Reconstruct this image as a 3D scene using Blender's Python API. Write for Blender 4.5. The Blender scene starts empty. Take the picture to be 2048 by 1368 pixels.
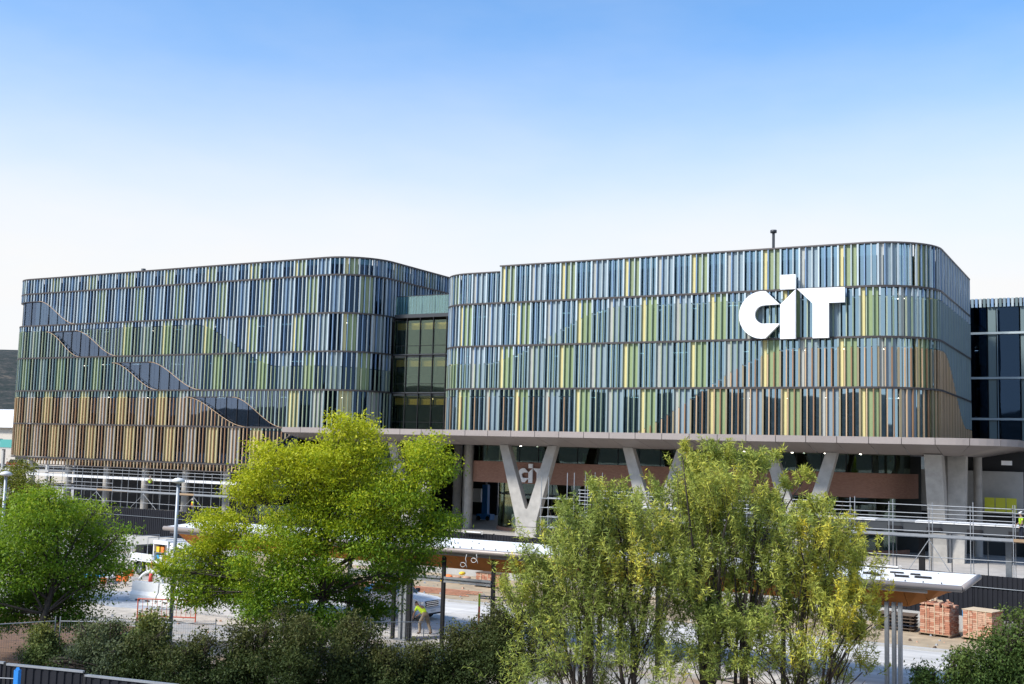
import bpy, bmesh, math, random
import numpy as np
from mathutils import Vector, Matrix
random.seed(11); RNG = np.random.default_rng(11)
S = bpy.context.scene
COL = S.collection
R_ = math.radians

# ------------------------------------------------------------------ camera
cam_d = bpy.data.cameras.new("camera"); cam = bpy.data.objects.new("camera", cam_d); COL.objects.link(cam)
cam_d.sensor_width = 36.0; cam_d.lens = 39.98; cam_d.clip_start = 0.3; cam_d.clip_end = 9000
_r = Vector((0.87465361, 0.48402293, 0.0265117)); _u = Vector((0.02327608, -0.09656381, 0.9950546)); _f = Vector((-0.48418931, 0.86971101, 0.09572604))
cam.matrix_world = Matrix(((_r.x, _u.x, -_f.x, 0), (_r.y, _u.y, -_f.y, 0), (_r.z, _u.z, -_f.z, 8.8), (0, 0, 0, 1)))
S.camera = cam
CAMP = Vector((0, 0, 8.8))

# ------------------------------------------------------------------ sky and sun
SUN_EL, SUN_AZ = 45.0, 212.0      # azimuth of the sun, degrees clockwise from +Y (seen from above)
sd = Vector((math.sin(R_(SUN_AZ)) * math.cos(R_(SUN_EL)), math.cos(R_(SUN_AZ)) * math.cos(R_(SUN_EL)), math.sin(R_(SUN_EL))))
W = bpy.data.worlds.new("World"); S.world = W; W.use_nodes = True
nt = W.node_tree; nt.nodes.clear()
def wn(t, **k):
    n = nt.nodes.new(t)
    for a, b in k.items(): setattr(n, a, b)
    return n
out = wn('ShaderNodeOutputWorld'); bg = wn('ShaderNodeBackground'); bg.inputs[1].default_value = 0.0985
sky = wn('ShaderNodeTexSky'); sky.sky_type = 'NISHITA'; sky.sun_disc = False
sky.sun_elevation = R_(SUN_EL); sky.sun_rotation = R_(SUN_AZ); sky.air_density = 1.0; sky.dust_density = 0.6; sky.ozone_density = 2.0
tc = wn('ShaderNodeTexCoord'); sep = wn('ShaderNodeSeparateXYZ'); nt.links.new(tc.outputs['Generated'], sep.inputs[0])
# thin white cloud that thickens towards the horizon, broken by soft noise
mp = wn('ShaderNodeMapping'); mp.inputs['Scale'].default_value = (1.6, 1.6, 5.0); nt.links.new(tc.outputs['Generated'], mp.inputs[0])
nz = wn('ShaderNodeTexNoise'); nz.inputs['Scale'].default_value = 2.3; nz.inputs['Detail'].default_value = 5; nz.inputs['Roughness'].default_value = .55
nt.links.new(mp.outputs[0], nz.inputs['Vector'])
mr = wn('ShaderNodeMapRange'); mr.interpolation_type = 'SMOOTHSTEP'
mr.inputs['From Min'].default_value = 0.125; mr.inputs['From Max'].default_value = 0.37; mr.inputs['To Min'].default_value = 1.0; mr.inputs['To Max'].default_value = 0.03
nt.links.new(sep.outputs[2], mr.inputs['Value'])
m2 = wn('ShaderNodeMath', operation='MULTIPLY_ADD'); nt.links.new(nz.outputs[0], m2.inputs[0]); m2.inputs[1].default_value = 0.36; m2.inputs[2].default_value = -0.17
m3 = wn('ShaderNodeMath', operation='ADD', use_clamp=True); nt.links.new(mr.outputs[0], m3.inputs[0]); nt.links.new(m2.outputs[0], m3.inputs[1])
mx = wn('ShaderNodeMix', data_type='RGBA'); nt.links.new(m3.outputs[0], mx.inputs[0])
tint = wn('ShaderNodeMix', data_type='RGBA', blend_type='MULTIPLY'); tint.inputs[0].default_value = 1; nt.links.new(sky.outputs[0], tint.inputs[6]); tint.inputs[7].default_value = (.80, 1.08, 1.28, 1)
nt.links.new(tint.outputs[2], mx.inputs[6]); mx.inputs[7].default_value = (4.95, 4.98, 5.02, 1)
nt.links.new(mx.outputs[2], bg.inputs[0]); nt.links.new(bg.outputs[0], out.inputs[0])

sl = bpy.data.lights.new("sun", 'SUN'); sl.energy = 2.9; sl.angle = R_(10.0); sl.color = (1.0, .95, .88)
so = bpy.data.objects.new("sun", sl); COL.objects.link(so); so.rotation_euler = (-sd).to_track_quat('-Z', 'Y').to_euler(); so.location = (0, -40, 60)
vs = S.view_settings; vs.view_transform = 'Standard'; vs.look = 'None'; vs.exposure = 0.98; vs.gamma = 1.0; vs.use_curve_mapping = False
S.render.engine = 'CYCLES'
cy = S.cycles; cy.use_denoising = True; cy.max_bounces = 6; cy.diffuse_bounces = 3; cy.glossy_bounces = 3; cy.transmission_bounces = 4; cy.transparent_max_bounces = 10
cy.caustics_reflective = False; cy.caustics_refractive = False; cy.sample_clamp_indirect = 6

# ------------------------------------------------------------------ materials
MATS = {}
def mat(name, col, rough=.6, metal=0., noise=0., nscale=3., spec=.5, bump=0., bscale=40., streak=None):
    if name in MATS: return MATS[name]
    m = bpy.data.materials.new(name); m.use_nodes = True; t = m.node_tree; b = t.nodes['Principled BSDF']
    b.inputs['Base Color'].default_value = (*col, 1); b.inputs['Roughness'].default_value = rough; b.inputs['Metallic'].default_value = metal
    b.inputs['Specular IOR Level'].default_value = spec
    if noise or bump:
        tcn = t.nodes.new('ShaderNodeTexCoord'); geo = t.nodes.new('ShaderNodeNewGeometry')
        mpn = t.nodes.new('ShaderNodeMapping'); t.links.new(geo.outputs['Position'], mpn.inputs[0])
        if streak: mpn.inputs['Scale'].default_value = streak
    if noise:
        n = t.nodes.new('ShaderNodeTexNoise'); n.inputs['Scale'].default_value = nscale; n.inputs['Detail'].default_value = 6; n.inputs['Roughness'].default_value = .6
        t.links.new(mpn.outputs[0], n.inputs['Vector'])
        r = t.nodes.new('ShaderNodeMapRange'); r.inputs['From Min'].default_value = .25; r.inputs['From Max'].default_value = .75
        r.inputs['To Min'].default_value = 1 - noise; r.inputs['To Max'].default_value = 1 + noise * .6
        t.links.new(n.outputs[0], r.inputs['Value'])
        oi = t.nodes.new('ShaderNodeObjectInfo'); r2 = t.nodes.new('ShaderNodeMapRange'); r2.inputs['To Min'].default_value = .93; r2.inputs['To Max'].default_value = 1.06
        t.links.new(oi.outputs['Random'], r2.inputs['Value'])
        mm = t.nodes.new('ShaderNodeMath'); mm.operation = 'MULTIPLY'; t.links.new(r.outputs[0], mm.inputs[0]); t.links.new(r2.outputs[0], mm.inputs[1])
        mu = t.nodes.new('ShaderNodeVectorMath'); mu.operation = 'SCALE'; mu.inputs[0].default_value = col; t.links.new(mm.outputs[0], mu.inputs['Scale'])
        t.links.new(mu.outputs[0], b.inputs['Base Color'])
    if bump:
        n2 = t.nodes.new('ShaderNodeTexNoise'); n2.inputs['Scale'].default_value = bscale; n2.inputs['Detail'].default_value = 4
        t.links.new(geo.outputs['Position'], n2.inputs['Vector'])
        bp = t.nodes.new('ShaderNodeBump'); bp.inputs['Strength'].default_value = bump; bp.inputs['Distance'].default_value = .02
        t.links.new(n2.outputs[0], bp.inputs['Height']); t.links.new(bp.outputs[0], b.inputs['Normal'])
    MATS[name] = m; return m

def emis(name, col, st):
    m = bpy.data.materials.new(name); m.use_nodes = True; b = m.node_tree.nodes['Principled BSDF']
    b.inputs['Base Color'].default_value = (*col, 1); b.inputs['Emission Color'].default_value = (*col, 1); b.inputs['Emission Strength'].default_value = st
    MATS[name] = m; return m

def glassmat(name, refl, tint, rough=.015, base=.12, fres=.55, wob=.0):
    """coated facade glass: clear tinted transmission plus a strong mirror coat that grows at grazing angles"""
    m = bpy.data.materials.new(name); m.use_nodes = True; t = m.node_tree; t.nodes.clear()
    o = t.nodes.new('ShaderNodeOutputMaterial'); mixs = t.nodes.new('ShaderNodeMixShader')
    tr = t.nodes.new('ShaderNodeBsdfTransparent'); tr.inputs[0].default_value = (*tint, 1)
    gl = t.nodes.new('ShaderNodeBsdfGlossy'); gl.inputs['Color'].default_value = (*refl, 1); gl.inputs['Roughness'].default_value = rough
    lw = t.nodes.new('ShaderNodeLayerWeight'); lw.inputs[0].default_value = .5
    mrr = t.nodes.new('ShaderNodeMapRange'); mrr.inputs['To Min'].default_value = base; mrr.inputs['To Max'].default_value = base + fres
    t.links.new(lw.outputs['Fresnel'], mrr.inputs['Value']); t.links.new(mrr.outputs[0], mixs.inputs[0])
    if wob:
        geo = t.nodes.new('ShaderNodeNewGeometry'); n = t.nodes.new('ShaderNodeTexNoise'); n.inputs['Scale'].default_value = .55; n.inputs['Detail'].default_value = 1
        oi = t.nodes.new('ShaderNodeObjectInfo'); ad = t.nodes.new('ShaderNodeVectorMath'); ad.operation = 'ADD'
        t.links.new(geo.outputs['Position'], ad.inputs[0]); t.links.new(oi.outputs['Location'], ad.inputs[1]); t.links.new(ad.outputs[0], n.inputs['Vector'])
        bp = t.nodes.new('ShaderNodeBump'); bp.inputs['Strength'].default_value = wob; bp.inputs['Distance'].default_value = .05
        t.links.new(n.outputs[0], bp.inputs['Height']); t.links.new(bp.outputs[0], gl.inputs['Normal'])
    t.links.new(tr.outputs[0], mixs.inputs[1]); t.links.new(gl.outputs[0], mixs.inputs[2]); t.links.new(mixs.outputs[0], o.inputs[0])
    MATS[name] = m; return m

# ------------------------------------------------------------------ mesh helpers
WM = {}                       # world matrices of objects whose children are placed in world space
class MB:
    def __init__(s): s.v = []; s.f = []; s.m = []
    def add(s, vs_, fs, mi=0):
        b = len(s.v); s.v += [tuple(x) for x in vs_]
        for f in fs: s.f.append(tuple(b + i for i in f)); s.m.append(mi)
        return s
    def box(s, x0, x1, y0, y1, z0, z1, mi=0):
        return s.add([(x0, y0, z0), (x1, y0, z0), (x1, y1, z0), (x0, y1, z0), (x0, y0, z1), (x1, y0, z1), (x1, y1, z1), (x0, y1, z1)],
                     [(0, 3, 2, 1), (4, 5, 6, 7), (0, 1, 5, 4), (1, 2, 6, 5), (2, 3, 7, 6), (3, 0, 4, 7)], mi)
    def hexa(s, p, mi=0):      # 8 points, bottom 4 ccw then top 4
        return s.add(p, [(0, 3, 2, 1), (4, 5, 6, 7), (0, 1, 5, 4), (1, 2, 6, 5), (2, 3, 7, 6), (3, 0, 4, 7)], mi)
    def tube(s, pts, rad, n=6, mi=0, cap=True):
        pts = [Vector(p) for p in pts]; rr = rad if isinstance(rad, (list, tuple)) else [rad] * len(pts)
        b = len(s.v)
        for i, p in enumerate(pts):
            d = (pts[min(i + 1, len(pts) - 1)] - pts[max(i - 1, 0)]).normalized()
            a = d.cross(Vector((0, 0, 1)) if abs(d.z) < .95 else Vector((1, 0, 0))).normalized(); c = d.cross(a)
            for k in range(n):
                t = 2 * math.pi * k / n; s.v.append(tuple(p + (a * math.cos(t) + c * math.sin(t)) * rr[i]))
        for i in range(len(pts) - 1):
            for k in range(n):
                s.f.append((b + i * n + k, b + i * n + (k + 1) % n, b + (i + 1) * n + (k + 1) % n, b + (i + 1) * n + k)); s.m.append(mi)
        if cap:
            s.f.append(tuple(b + k for k in range(n))[::-1]); s.m.append(mi)
            e = b + (len(pts) - 1) * n; s.f.append(tuple(e + k for k in range(n))); s.m.append(mi)
        return s
    def prism(s, poly, a0, a1, axis='y', mi=0):
        """poly of (u,v): axis y -> (x,z); axis x -> (y,z); axis z -> (x,y)"""
        def P(u, v, w): return (u, w, v) if axis == 'y' else ((w, u, v) if axis == 'x' else (u, v, w))
        n = len(poly); b = len(s.v)
        s.v += [P(u, v, a0) for u, v in poly] + [P(u, v, a1) for u, v in poly]
        s.f.append(tuple(range(b, b + n))); s.m.append(mi); s.f.append(tuple(range(b + 2 * n - 1, b + n - 1, -1))); s.m.append(mi)
        for i in range(n):
            j = (i + 1) % n; s.f.append((b + i, b + n + i, b + n + j, b + j)); s.m.append(mi)
        return s
    def build(s, name, mats, parent=None, smooth=False, local=False, fix=True):
        me = bpy.data.meshes.new(name); me.from_pydata(s.v, [], s.f); me.update()
        if fix:
            bm = bmesh.new(); bm.from_mesh(me); bmesh.ops.recalc_face_normals(bm, faces=bm.faces); bm.to_mesh(me); bm.free()
        ml = mats if isinstance(mats, (list, tuple)) else [mats]
        for m in ml: me.materials.append(MATS[m] if isinstance(m, str) else m)
        if len(ml) > 1: me.polygons.foreach_set('material_index', s.m)
        if smooth: me.polygons.foreach_set('use_smooth', [True] * len(me.polygons))
        return link(name, me, parent, local)

def link(name, me, parent=None, local=False):
    o = bpy.data.objects.new(name, me); COL.objects.link(o)
    if parent is not None:
        o.parent = parent
        if not local:
            o.matrix_parent_inverse = WM[parent].inverted(); WM[o] = Matrix.Identity(4)
    else: WM[o] = Matrix.Identity(4)
    return o

def tag(o, label, cat, group=None):
    o['label'] = label; o['category'] = cat
    if group: o['group'] = group
    return o
def thing(name, label, cat, loc=(0, 0, 0), rz=0., group=None):
    o = bpy.data.objects.new(name, None); COL.objects.link(o); o.location = loc; o.rotation_euler = (0, 0, rz); o.empty_display_size = .3
    WM[o] = Matrix.Translation(loc) @ Matrix.Rotation(rz, 4, 'Z')
    return tag(o, label, cat, group)
def struct(o): o['kind'] = 'structure'; return o
def stuff(o): o['kind'] = 'stuff'; return o

_ub = {}
def unit_box():
    if 'b' not in _ub:
        b = MB().box(-.5, .5, -.5, .5, 0, 1); me = bpy.data.meshes.new('unit_box'); me.from_pydata(b.v, [], b.f); me.materials.append(None); me.update(); _ub['b'] = me
    return _ub['b']
def unit_cyl(n=8):
    k = 'c%d' % n
    if k not in _ub:
        b = MB().tube([(0, 0, 0), (0, 0, 1)], 1.0, n); me = bpy.data.meshes.new('unit_cylinder'); me.from_pydata(b.v, [], b.f); me.materials.append(None)
        me.polygons.foreach_set('use_smooth', [len(p.vertices) == 4 for p in me.polygons]); me.update(); _ub[k] = me
    return _ub[k]
def ub(name, c, size, rz, m, parent, me=None, rot=None):
    """shared unit box (centre of its foot at c) scaled to size"""
    o = bpy.data.objects.new(name, me or unit_box()); COL.objects.link(o)
    o.location = c; o.scale = size
    if rot is not None: o.rotation_mode = 'QUATERNION'; o.rotation_quaternion = rot
    else: o.rotation_euler = (0, 0, rz)
    o.material_slots[0].link = 'OBJECT'; o.material_slots[0].material = MATS[m]
    if parent is not None:
        o.parent = parent; o.matrix_parent_inverse = WM[parent].inverted()
    return o
def rod(name, p0, p1, r, m, parent, n=8):
    p0, p1 = Vector(p0), Vector(p1); d = p1 - p0
    return ub(name, p0, (r, r, d.length), 0, m, parent, unit_cyl(n), d.to_track_quat('Z', 'Y'))
def copy_tree(o, parent=None):
    c = o.copy(); COL.objects.link(c)
    if parent is not None: c.parent = parent
    for ch in [x for x in bpy.data.objects if x.parent == o]: copy_tree(ch, c)
    return c

# materials used around the site
mat('concrete', (.42, .41, .385), .85, noise=.16, nscale=1.2, bump=.15, bscale=14)
mat('column_concrete', (.42, .40, .365), .8, noise=.24, nscale=1.5, bump=.1, bscale=20)
mat('road_concrete', (.54, .52, .485), .85, noise=.36, nscale=1.0, bump=.1, bscale=30, streak=(.22, 1.6, 1))
mat('paving', (.40, .375, .345), .8, noise=.25, nscale=.8)
mat('white_paint', (.78, .78, .77), .45, noise=.06, nscale=2)
mat('sign_white', (.84, .85, .86), .45, noise=.03, nscale=1.2)
mat('galv', (.33, .345, .36), .5, metal=.4, noise=.15, nscale=6)
mat('galv_dark', (.20, .22, .24), .5, metal=.4, noise=.15, nscale=6)
mat('black_steel', (.018, .018, .02), .7, spec=.25)
mat('dark_steel', (.055, .06, .065), .5, metal=.3)
mat('hoarding', (.016, .017, .022), .75, noise=.2, nscale=.7, spec=.2)
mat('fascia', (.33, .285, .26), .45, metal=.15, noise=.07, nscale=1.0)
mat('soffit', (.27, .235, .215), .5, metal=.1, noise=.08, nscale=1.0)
mat('rail', (.105, .092, .088), .5, metal=.35)
mat('interior_dark', (.035, .04, .042), .8)
mat('interior_slab', (.22, .22, .21), .8)
mat('roofing', (.22, .22, .22), .8)
mat('black_wall', (.012, .013, .015), .6)
mat('brown_panel', (.56, .19, .03), .85, noise=.22, nscale=.9)
mat('bark', (.055, .042, .033), .9, noise=.35, nscale=9, bump=.5, bscale=25)
mat('rubber', (.015, .015, .016), .75)
mat('car_white', (.74, .75, .76), .25, spec=.6)
mat('car_glass', (.02, .025, .03), .05, spec=.9)
mat('chrome', (.55, .56, .58), .2, metal=.9)
mat('skin', (.32, .19, .13), .6)
mat('hair', (.02, .014, .01), .8)
mat('hivis_yellow', (.56, .82, .03), .7)
mat('hivis_orange', (.85, .20, .04), .7)
mat('navy', (.015, .02, .035), .8)
mat('khaki', (.30, .245, .18), .85, noise=.12, nscale=12)
mat('jeans', (.05, .065, .10), .85)
mat('cone_orange', (.80, .16, .03), .5)
mat('red_paint', (.55, .05, .03), .5)
mat('brick_red', (.40, .17, .10), .85, noise=.3, nscale=7)
mat('brick_pale', (.50, .30, .20), .85, noise=.25, nscale=7)
mat('timber', (.36, .25, .15), .8, noise=.25, nscale=6, streak=(1, 1, 6))
mat('timber_dark', (.11, .075, .05), .8, noise=.25, nscale=6)
mat('plastic_white', (.62, .62, .60), .5, noise=.06)
mat('blue_plastic', (.02, .22, .62), .45)
mat('blue_tarp', (.03, .30, .62), .5)
mat('yellow_plastic', (.80, .52, .03), .5)
mat('grey_pole', (.30, .33, .36), .45, metal=.3)
mat('lime_panel', (.55, .56, .03), .4)
mat('teal_panel', (.08, .33, .30), .4)
mat('cardboard', (.55, .43, .29), .85, noise=.1)
mat('green_mesh', (.03, .14, .09), .8)
# facade colours
for n_, c_ in dict(f_silver=(0.475, 0.555, 0.590), f_blue=(0.200, 0.306, 0.453), f_silver2=(0.410, 0.475, 0.490), f_teal=(0.255, 0.329, 0.329), f_pgreen=(0.385, 0.438, 0.310), f_green=(0.224, 0.293, 0.208),
                   f_olive=(0.324, 0.265, 0.160), f_tan=(0.572, 0.403, 0.244), f_terra=(0.315, 0.185, 0.100), f_bgrey=(0.224, 0.299, 0.341), f_dteal=(0.111, 0.180, 0.174), f_otan=(0.416, 0.278, 0.161)).items():
    mat(n_, c_, .5, metal=.1, spec=.4, noise=.09, nscale=.9)
for n_, c_ in dict(p_yellow=(0.647, 0.565, 0.258), p_green=(0.252, 0.324, 0.155), p_green2=(0.263, 0.318, 0.169), p_grey=(0.410, 0.420, 0.379), p_bluegrey=(0.236, 0.312, 0.353), p_steel=(0.174, 0.250, 0.314), p_slate=(0.201, 0.260, 0.264),
                   p_beige=(0.520, 0.455, 0.230), p_lgrey=(0.400, 0.400, 0.375), p_olive=(0.235, 0.235, 0.133), p_navy=(0.076, 0.139, 0.220)).items():
    mat(n_, c_, .5, metal=.1, noise=.06, nscale=1.5)
mat('blind_yellow', (.80, .68, .30), .8)
mat('gap', (.012, .012, .013), .8)
glassmat('glass', (.30, .55, 1.0), (.16, .26, .31), base=.05, fres=.22, wob=.05)  # dark reflections of the left wing are put into this glass colour
glassmat('glass_baked_sky', (.54, .80, 1.0), (.30, .42, .46), base=.46, fres=.4, wob=.07)  # same facade glass, brighter bluer sky reflection put into its colour and coat
glassmat('glass_clear', (.80, .90, 1.0), (.42, .52, .55), base=.12, fres=.6, wob=.03)
glassmat('glass_link', (.60, .80, .85), (.70, .68, .50), base=.06, fres=.3, wob=.03)
glassmat('glass_balustrade', (.8, .95, .95), (.76, .92, .90), base=.08, fres=.4)
glassmat('glass_ribbon', (.52, .66, .92), (.30, .38, .42), base=.20, fres=.35, wob=.08)
emis('lamp_glow', (1.0, .93, .8), 5.0)

# ================================================================== SETTING
def ground_mat():
    m = bpy.data.materials.new('site_ground'); m.use_nodes = True; t = m.node_tree; b = t.nodes['Principled BSDF']; b.inputs['Roughness'].default_value = .95
    g = t.nodes.new('ShaderNodeNewGeometry')
    def nz(sc, det=6): n = t.nodes.new('ShaderNodeTexNoise'); n.inputs['Scale'].default_value = sc; n.inputs['Detail'].default_value = det; n.inputs['Roughness'].default_value = .62; t.links.new(g.outputs['Position'], n.inputs['Vector']); return n
    n1, n2, n3 = nz(.11), nz(.6), nz(9, 3)
    r = t.nodes.new('ShaderNodeValToRGB'); e = r.color_ramp.elements
    e[0].position = .36; e[0].color = (.25, .18, .115, 1); e[1].position = .62; e[1].color = (.44, .405, .355, 1)
    x = e.new(.47); x.color = (.36, .325, .28, 1); x = e.new(.54); x.color = (.30, .30, .295, 1)
    a = t.nodes.new('ShaderNodeMath'); a.operation = 'MULTIPLY_ADD'; a.inputs[1].default_value = .45; t.links.new(n2.outputs[0], a.inputs[0])
    s2 = t.nodes.new('ShaderNodeMath'); s2.operation = 'MULTIPLY_ADD'; s2.inputs[1].default_value = .9; s2.inputs[2].default_value = -.18; t.links.new(n1.outputs[0], s2.inputs[0]); t.links.new(s2.outputs[0], a.inputs[2])
    t.links.new(a.outputs[0], r.inputs[0])
    m4 = t.nodes.new('ShaderNodeMapRange'); m4.inputs['To Min'].default_value = .7; m4.inputs['To Max'].default_value = 1.25; t.links.new(n3.outputs[0], m4.inputs['Value'])
    sc = t.nodes.new('ShaderNodeVectorMath'); sc.operation = 'SCALE'; t.links.new(r.outputs[0], sc.inputs[0]); t.links.new(m4.outputs[0], sc.inputs['Scale']); t.links.new(sc.outputs[0], b.inputs['Base Color'])
    bp = t.nodes.new('ShaderNodeBump'); bp.inputs['Strength'].default_value = .5; bp.inputs['Distance'].default_value = .06; t.links.new(n3.outputs[0], bp.inputs['Height']); t.links.new(bp.outputs[0], b.inputs['Normal'])
    MATS['site_ground'] = m
ground_mat()
struct(MB().add([(-2600, -2600, 0), (2600, -2600, 0), (2600, 2600, 0), (-2600, 2600, 0)], [(0, 1, 2, 3)]).build('ground', 'site_ground'))
# concrete bus road made of cast slabs
road = struct(MB().box(-62, 40, 45.0, 57.0, -.2, .01).build('road', 'paving'))
for i in range(14):
    for j in range(3):
        x0 = -48 + i * 5.0; y0 = 45.05 + j * 3.98
        ub('slab', (x0 + 2.5, y0 + 1.99, -.1), (4.96, 3.94, .13 + .004 * ((i + j) % 2)), 0, 'road_concrete', road)
kerb = struct(MB().box(-62, 40, 57.0, 57.05, -.1, .02).build('kerb', 'concrete'))
for i in range(30): ub('kerb_stone', (-48 + i * 2.5 + 1.25, 57.22, -.1), (2.48, .32, .24), 0, 'concrete', kerb)
mat('verge_dirt', (.40, .31, .20), .95, noise=.38, nscale=1.1, bump=.6, bscale=9)
struct(MB().add([(-62, 57.4, .006), (40, 57.4, .006), (40, 66, .006), (-62, 72, .006)], [(0, 1, 2, 3)]).build('verge', 'verge_dirt'))
plz = struct(MB().box(-170, 60, 74.5, 150, -.3, 1.0).build('plaza', 'paving'))

def hills():
    m = bpy.data.materials.new('hill_forest'); m.use_nodes = True; t = m.node_tree; b = t.nodes['Principled BSDF']; b.inputs['Roughness'].default_value = 1
    b.inputs['Specular IOR Level'].default_value = .1
    g = t.nodes.new('ShaderNodeNewGeometry'); n = t.nodes.new('ShaderNodeTexNoise'); n.inputs['Scale'].default_value = .075; n.inputs['Detail'].default_value = 12; n.inputs['Roughness'].default_value = .82
    t.links.new(g.outputs['Position'], n.inputs['Vector']); r = t.nodes.new('ShaderNodeValToRGB'); e = r.color_ramp.elements
    e[0].position = .38; e[0].color = (.022, .034, .030, 1); e[1].position = .68; e[1].color = (.17, .14, .105, 1); x = e.new(.54); x.color = (.055, .058, .055, 1)
    t.links.new(n.outputs[0], r.inputs[0]); t.links.new(r.outputs[0], b.inputs['Base Color']); MATS['hill_forest'] = m
    NA, NR = 240, 9; v = []; f = []
    rad = [900, 1050, 1200, 1320, 1430, 1530, 1650, 1900, 2300]; prof = [0, .10, .32, .62, .86, 1.0, .93, .5, 0]
    for i in range(NA):
        a = 2 * math.pi * i / NA
        h = 80 + 28 * math.sin(3 * a + 4.37) + 16 * math.sin(7 * a + .6) + 7 * math.sin(17 * a) + 4 * math.sin(41 * a + 2)
        for k in range(NR):
            rr = rad[k]; z = prof[k] * h + (random.uniform(-2.2, 2.2) if 0 < k < 8 else 0)
            v.append((math.sin(a) * rr, math.cos(a) * rr, z - (.5 if k in (0, 8) else 0)))
    for i in range(NA):
        j = (i + 1) % NA
        for k in range(NR - 1): f.append((i * NR + k, j * NR + k, j * NR + k + 1, i * NR + k + 1))
    struct(MB().add(v, f).build('hills', 'hill_forest', smooth=True))
hills()

# ================================================================== BUILDING FACADE SYSTEM
MOD = 6.26 / 12
class FP:
    """plan of a rounded block: s equals X along the straight front"""
    def __init__(s, xl, xr, rl, rr, yf): s.xl, s.xr, s.rl, s.rr, s.yf = xl, xr, rl, rr, yf
    def at(s, q, off=0.):
        if q < s.xl + s.rl:
            d = s.xl + s.rl - q; t = d / s.rl
            if t <= math.pi / 2: p = (s.xl + s.rl - s.rl * math.sin(t), s.yf + s.rl - s.rl * math.cos(t))
            else: p = (s.xl, s.yf + s.rl + d - s.rl * math.pi / 2); t = math.pi / 2
            n = (-math.sin(t), -math.cos(t)); rz = -t
        elif q > s.xr - s.rr:
            d = q - (s.xr - s.rr); t = d / s.rr
            if t <= math.pi / 2: p = (s.xr - s.rr + s.rr * math.sin(t), s.yf + s.rr - s.rr * math.cos(t))
            else: p = (s.xr, s.yf + s.rr + d - s.rr * math.pi / 2); t = math.pi / 2
            n = (math.sin(t), -math.cos(t)); rz = t
        else: p = (q, s.yf); n = (0., -1.); rz = 0.
        return (p[0] - n[0] * off, p[1] - n[1] * off), rz, n
    def samples(s, a, b, step=.55):
        a0, b0 = s.xl + s.rl, s.xr - s.rr
        pts = [a]
        def fill(u, v):
            k = max(1, int((v - u) / step + .5)); return [u + (v - u) * i / k for i in range(1, k + 1)]
        marks = [a] + [m for m in (s.xl + s.rl - s.rl * math.pi / 2, a0, b0, s.xr - s.rr + s.rr * math.pi / 2) if a < m < b] + [b]
        for u, v in zip(marks[:-1], marks[1:]):
            mid = (u + v) / 2
            curved = (mid < a0 and mid > a0 - s.rl * math.pi / 2) or (mid > b0 and mid < b0 + s.rr * math.pi / 2)
            pts += fill(u, v) if curved else [v]
        return pts
    def strip(s, a, b, z0, z1, o1, o2, mb=None, mi=0, o1t=None, o2t=None):
        mb = mb or MB(); pts = s.samples(a, b); base = len(mb.v)
        for q in pts:
            pf, pb = s.at(q, o1)[0], s.at(q, o2)[0]
            tf, tb = (s.at(q, o1t)[0], s.at(q, o2t)[0]) if o1t is not None else (pf, pb)
            mb.v += [(pf[0], pf[1], z0), (tf[0], tf[1], z1), (tb[0], tb[1], z1), (pb[0], pb[1], z0)]
        for i in range(len(pts) - 1):
            c, d = base + 4 * i, base + 4 * i + 4
            for k in range(4): mb.f.append((c + k, c + (k + 1) % 4, d + (k + 1) % 4, d + k)); mb.m.append(mi)
        mb.f.append((base, base + 1, base + 2, base + 3)); e = base + 4 * (len(pts) - 1); mb.f.append((e + 3, e + 2, e + 1, e)); mb.m += [mi, mi]
        return mb

def sstep(a, b, x):
    t = min(1, max(0, (x - a) / (b - a))); return t * t * (3 - 2 * t)

PAL = dict(blue=('f_silver', 'f_blue', 'f_silver2'), green=('f_teal', 'f_pgreen', 'f_green'), brown=('f_olive', 'f_tan', 'f_terra'),
           low=('f_teal', 'f_otan', 'f_bgrey'), dgreen=('f_dteal', 'f_pgreen', 'f_teal'), sidebrown=('f_tan', 'f_tan', 'f_otan'), sideteal=('f_teal', 'f_bgrey', 'f_teal'))
FW = (.135, .085, .095); FD = .15

def add_fins(bld, path, fins, keep=300):
    """fins: (s, z0, z1, material, width). The ones that show largest become parts, the others one joined part"""
    rows = []
    for (q, a, b, m, w) in fins:
        (px, py), rz, n = path.at(q, 0)
        v = Vector((px, py, (a + b) / 2)) - CAMP; face = -(v.x * n[0] + v.y * n[1]) / v.length
        rows.append(((b - a) * w * max(face, .02) / v.length_squared, q, a, b, m, w))
    rows.sort(key=lambda t: -t[0])
    for (_, q, a, b, m, w) in rows[:keep]:
        (px, py), rz, n = path.at(q, FD / 2); ub('fin', (px, py, a), (w, FD, b - a), rz, m, bld)
    ml = sorted({t[4] for t in rows[keep:]}); mb = MB()
    for (_, q, a, b, m, w) in rows[keep:]:
        (px, py), rz, n = path.at(q, FD / 2); c, s_ = math.cos(rz), math.sin(rz)
        P = []
        for z in (a, b):
            for (u, v2) in ((-w / 2, -FD / 2), (w / 2, -FD / 2), (w / 2, FD / 2), (-w / 2, FD / 2)): P.append((px + u * c - v2 * s_, py + u * s_ + v2 * c, z))
        mb.hexa(P, ml.index(m))
    if mb.f: stuff(mb.build('fin', ml, bld, fix=False))

def cut(za, zb, bounds):
    """split a fin at the colour boundaries, leaving a small dark joint"""
    out_ = []; z = za
    for b in sorted(bounds):
        if za + .15 < b < zb - .15: out_.append((z, b - .035)); z = b + .035
    out_.append((z, zb)); return out_

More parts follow.
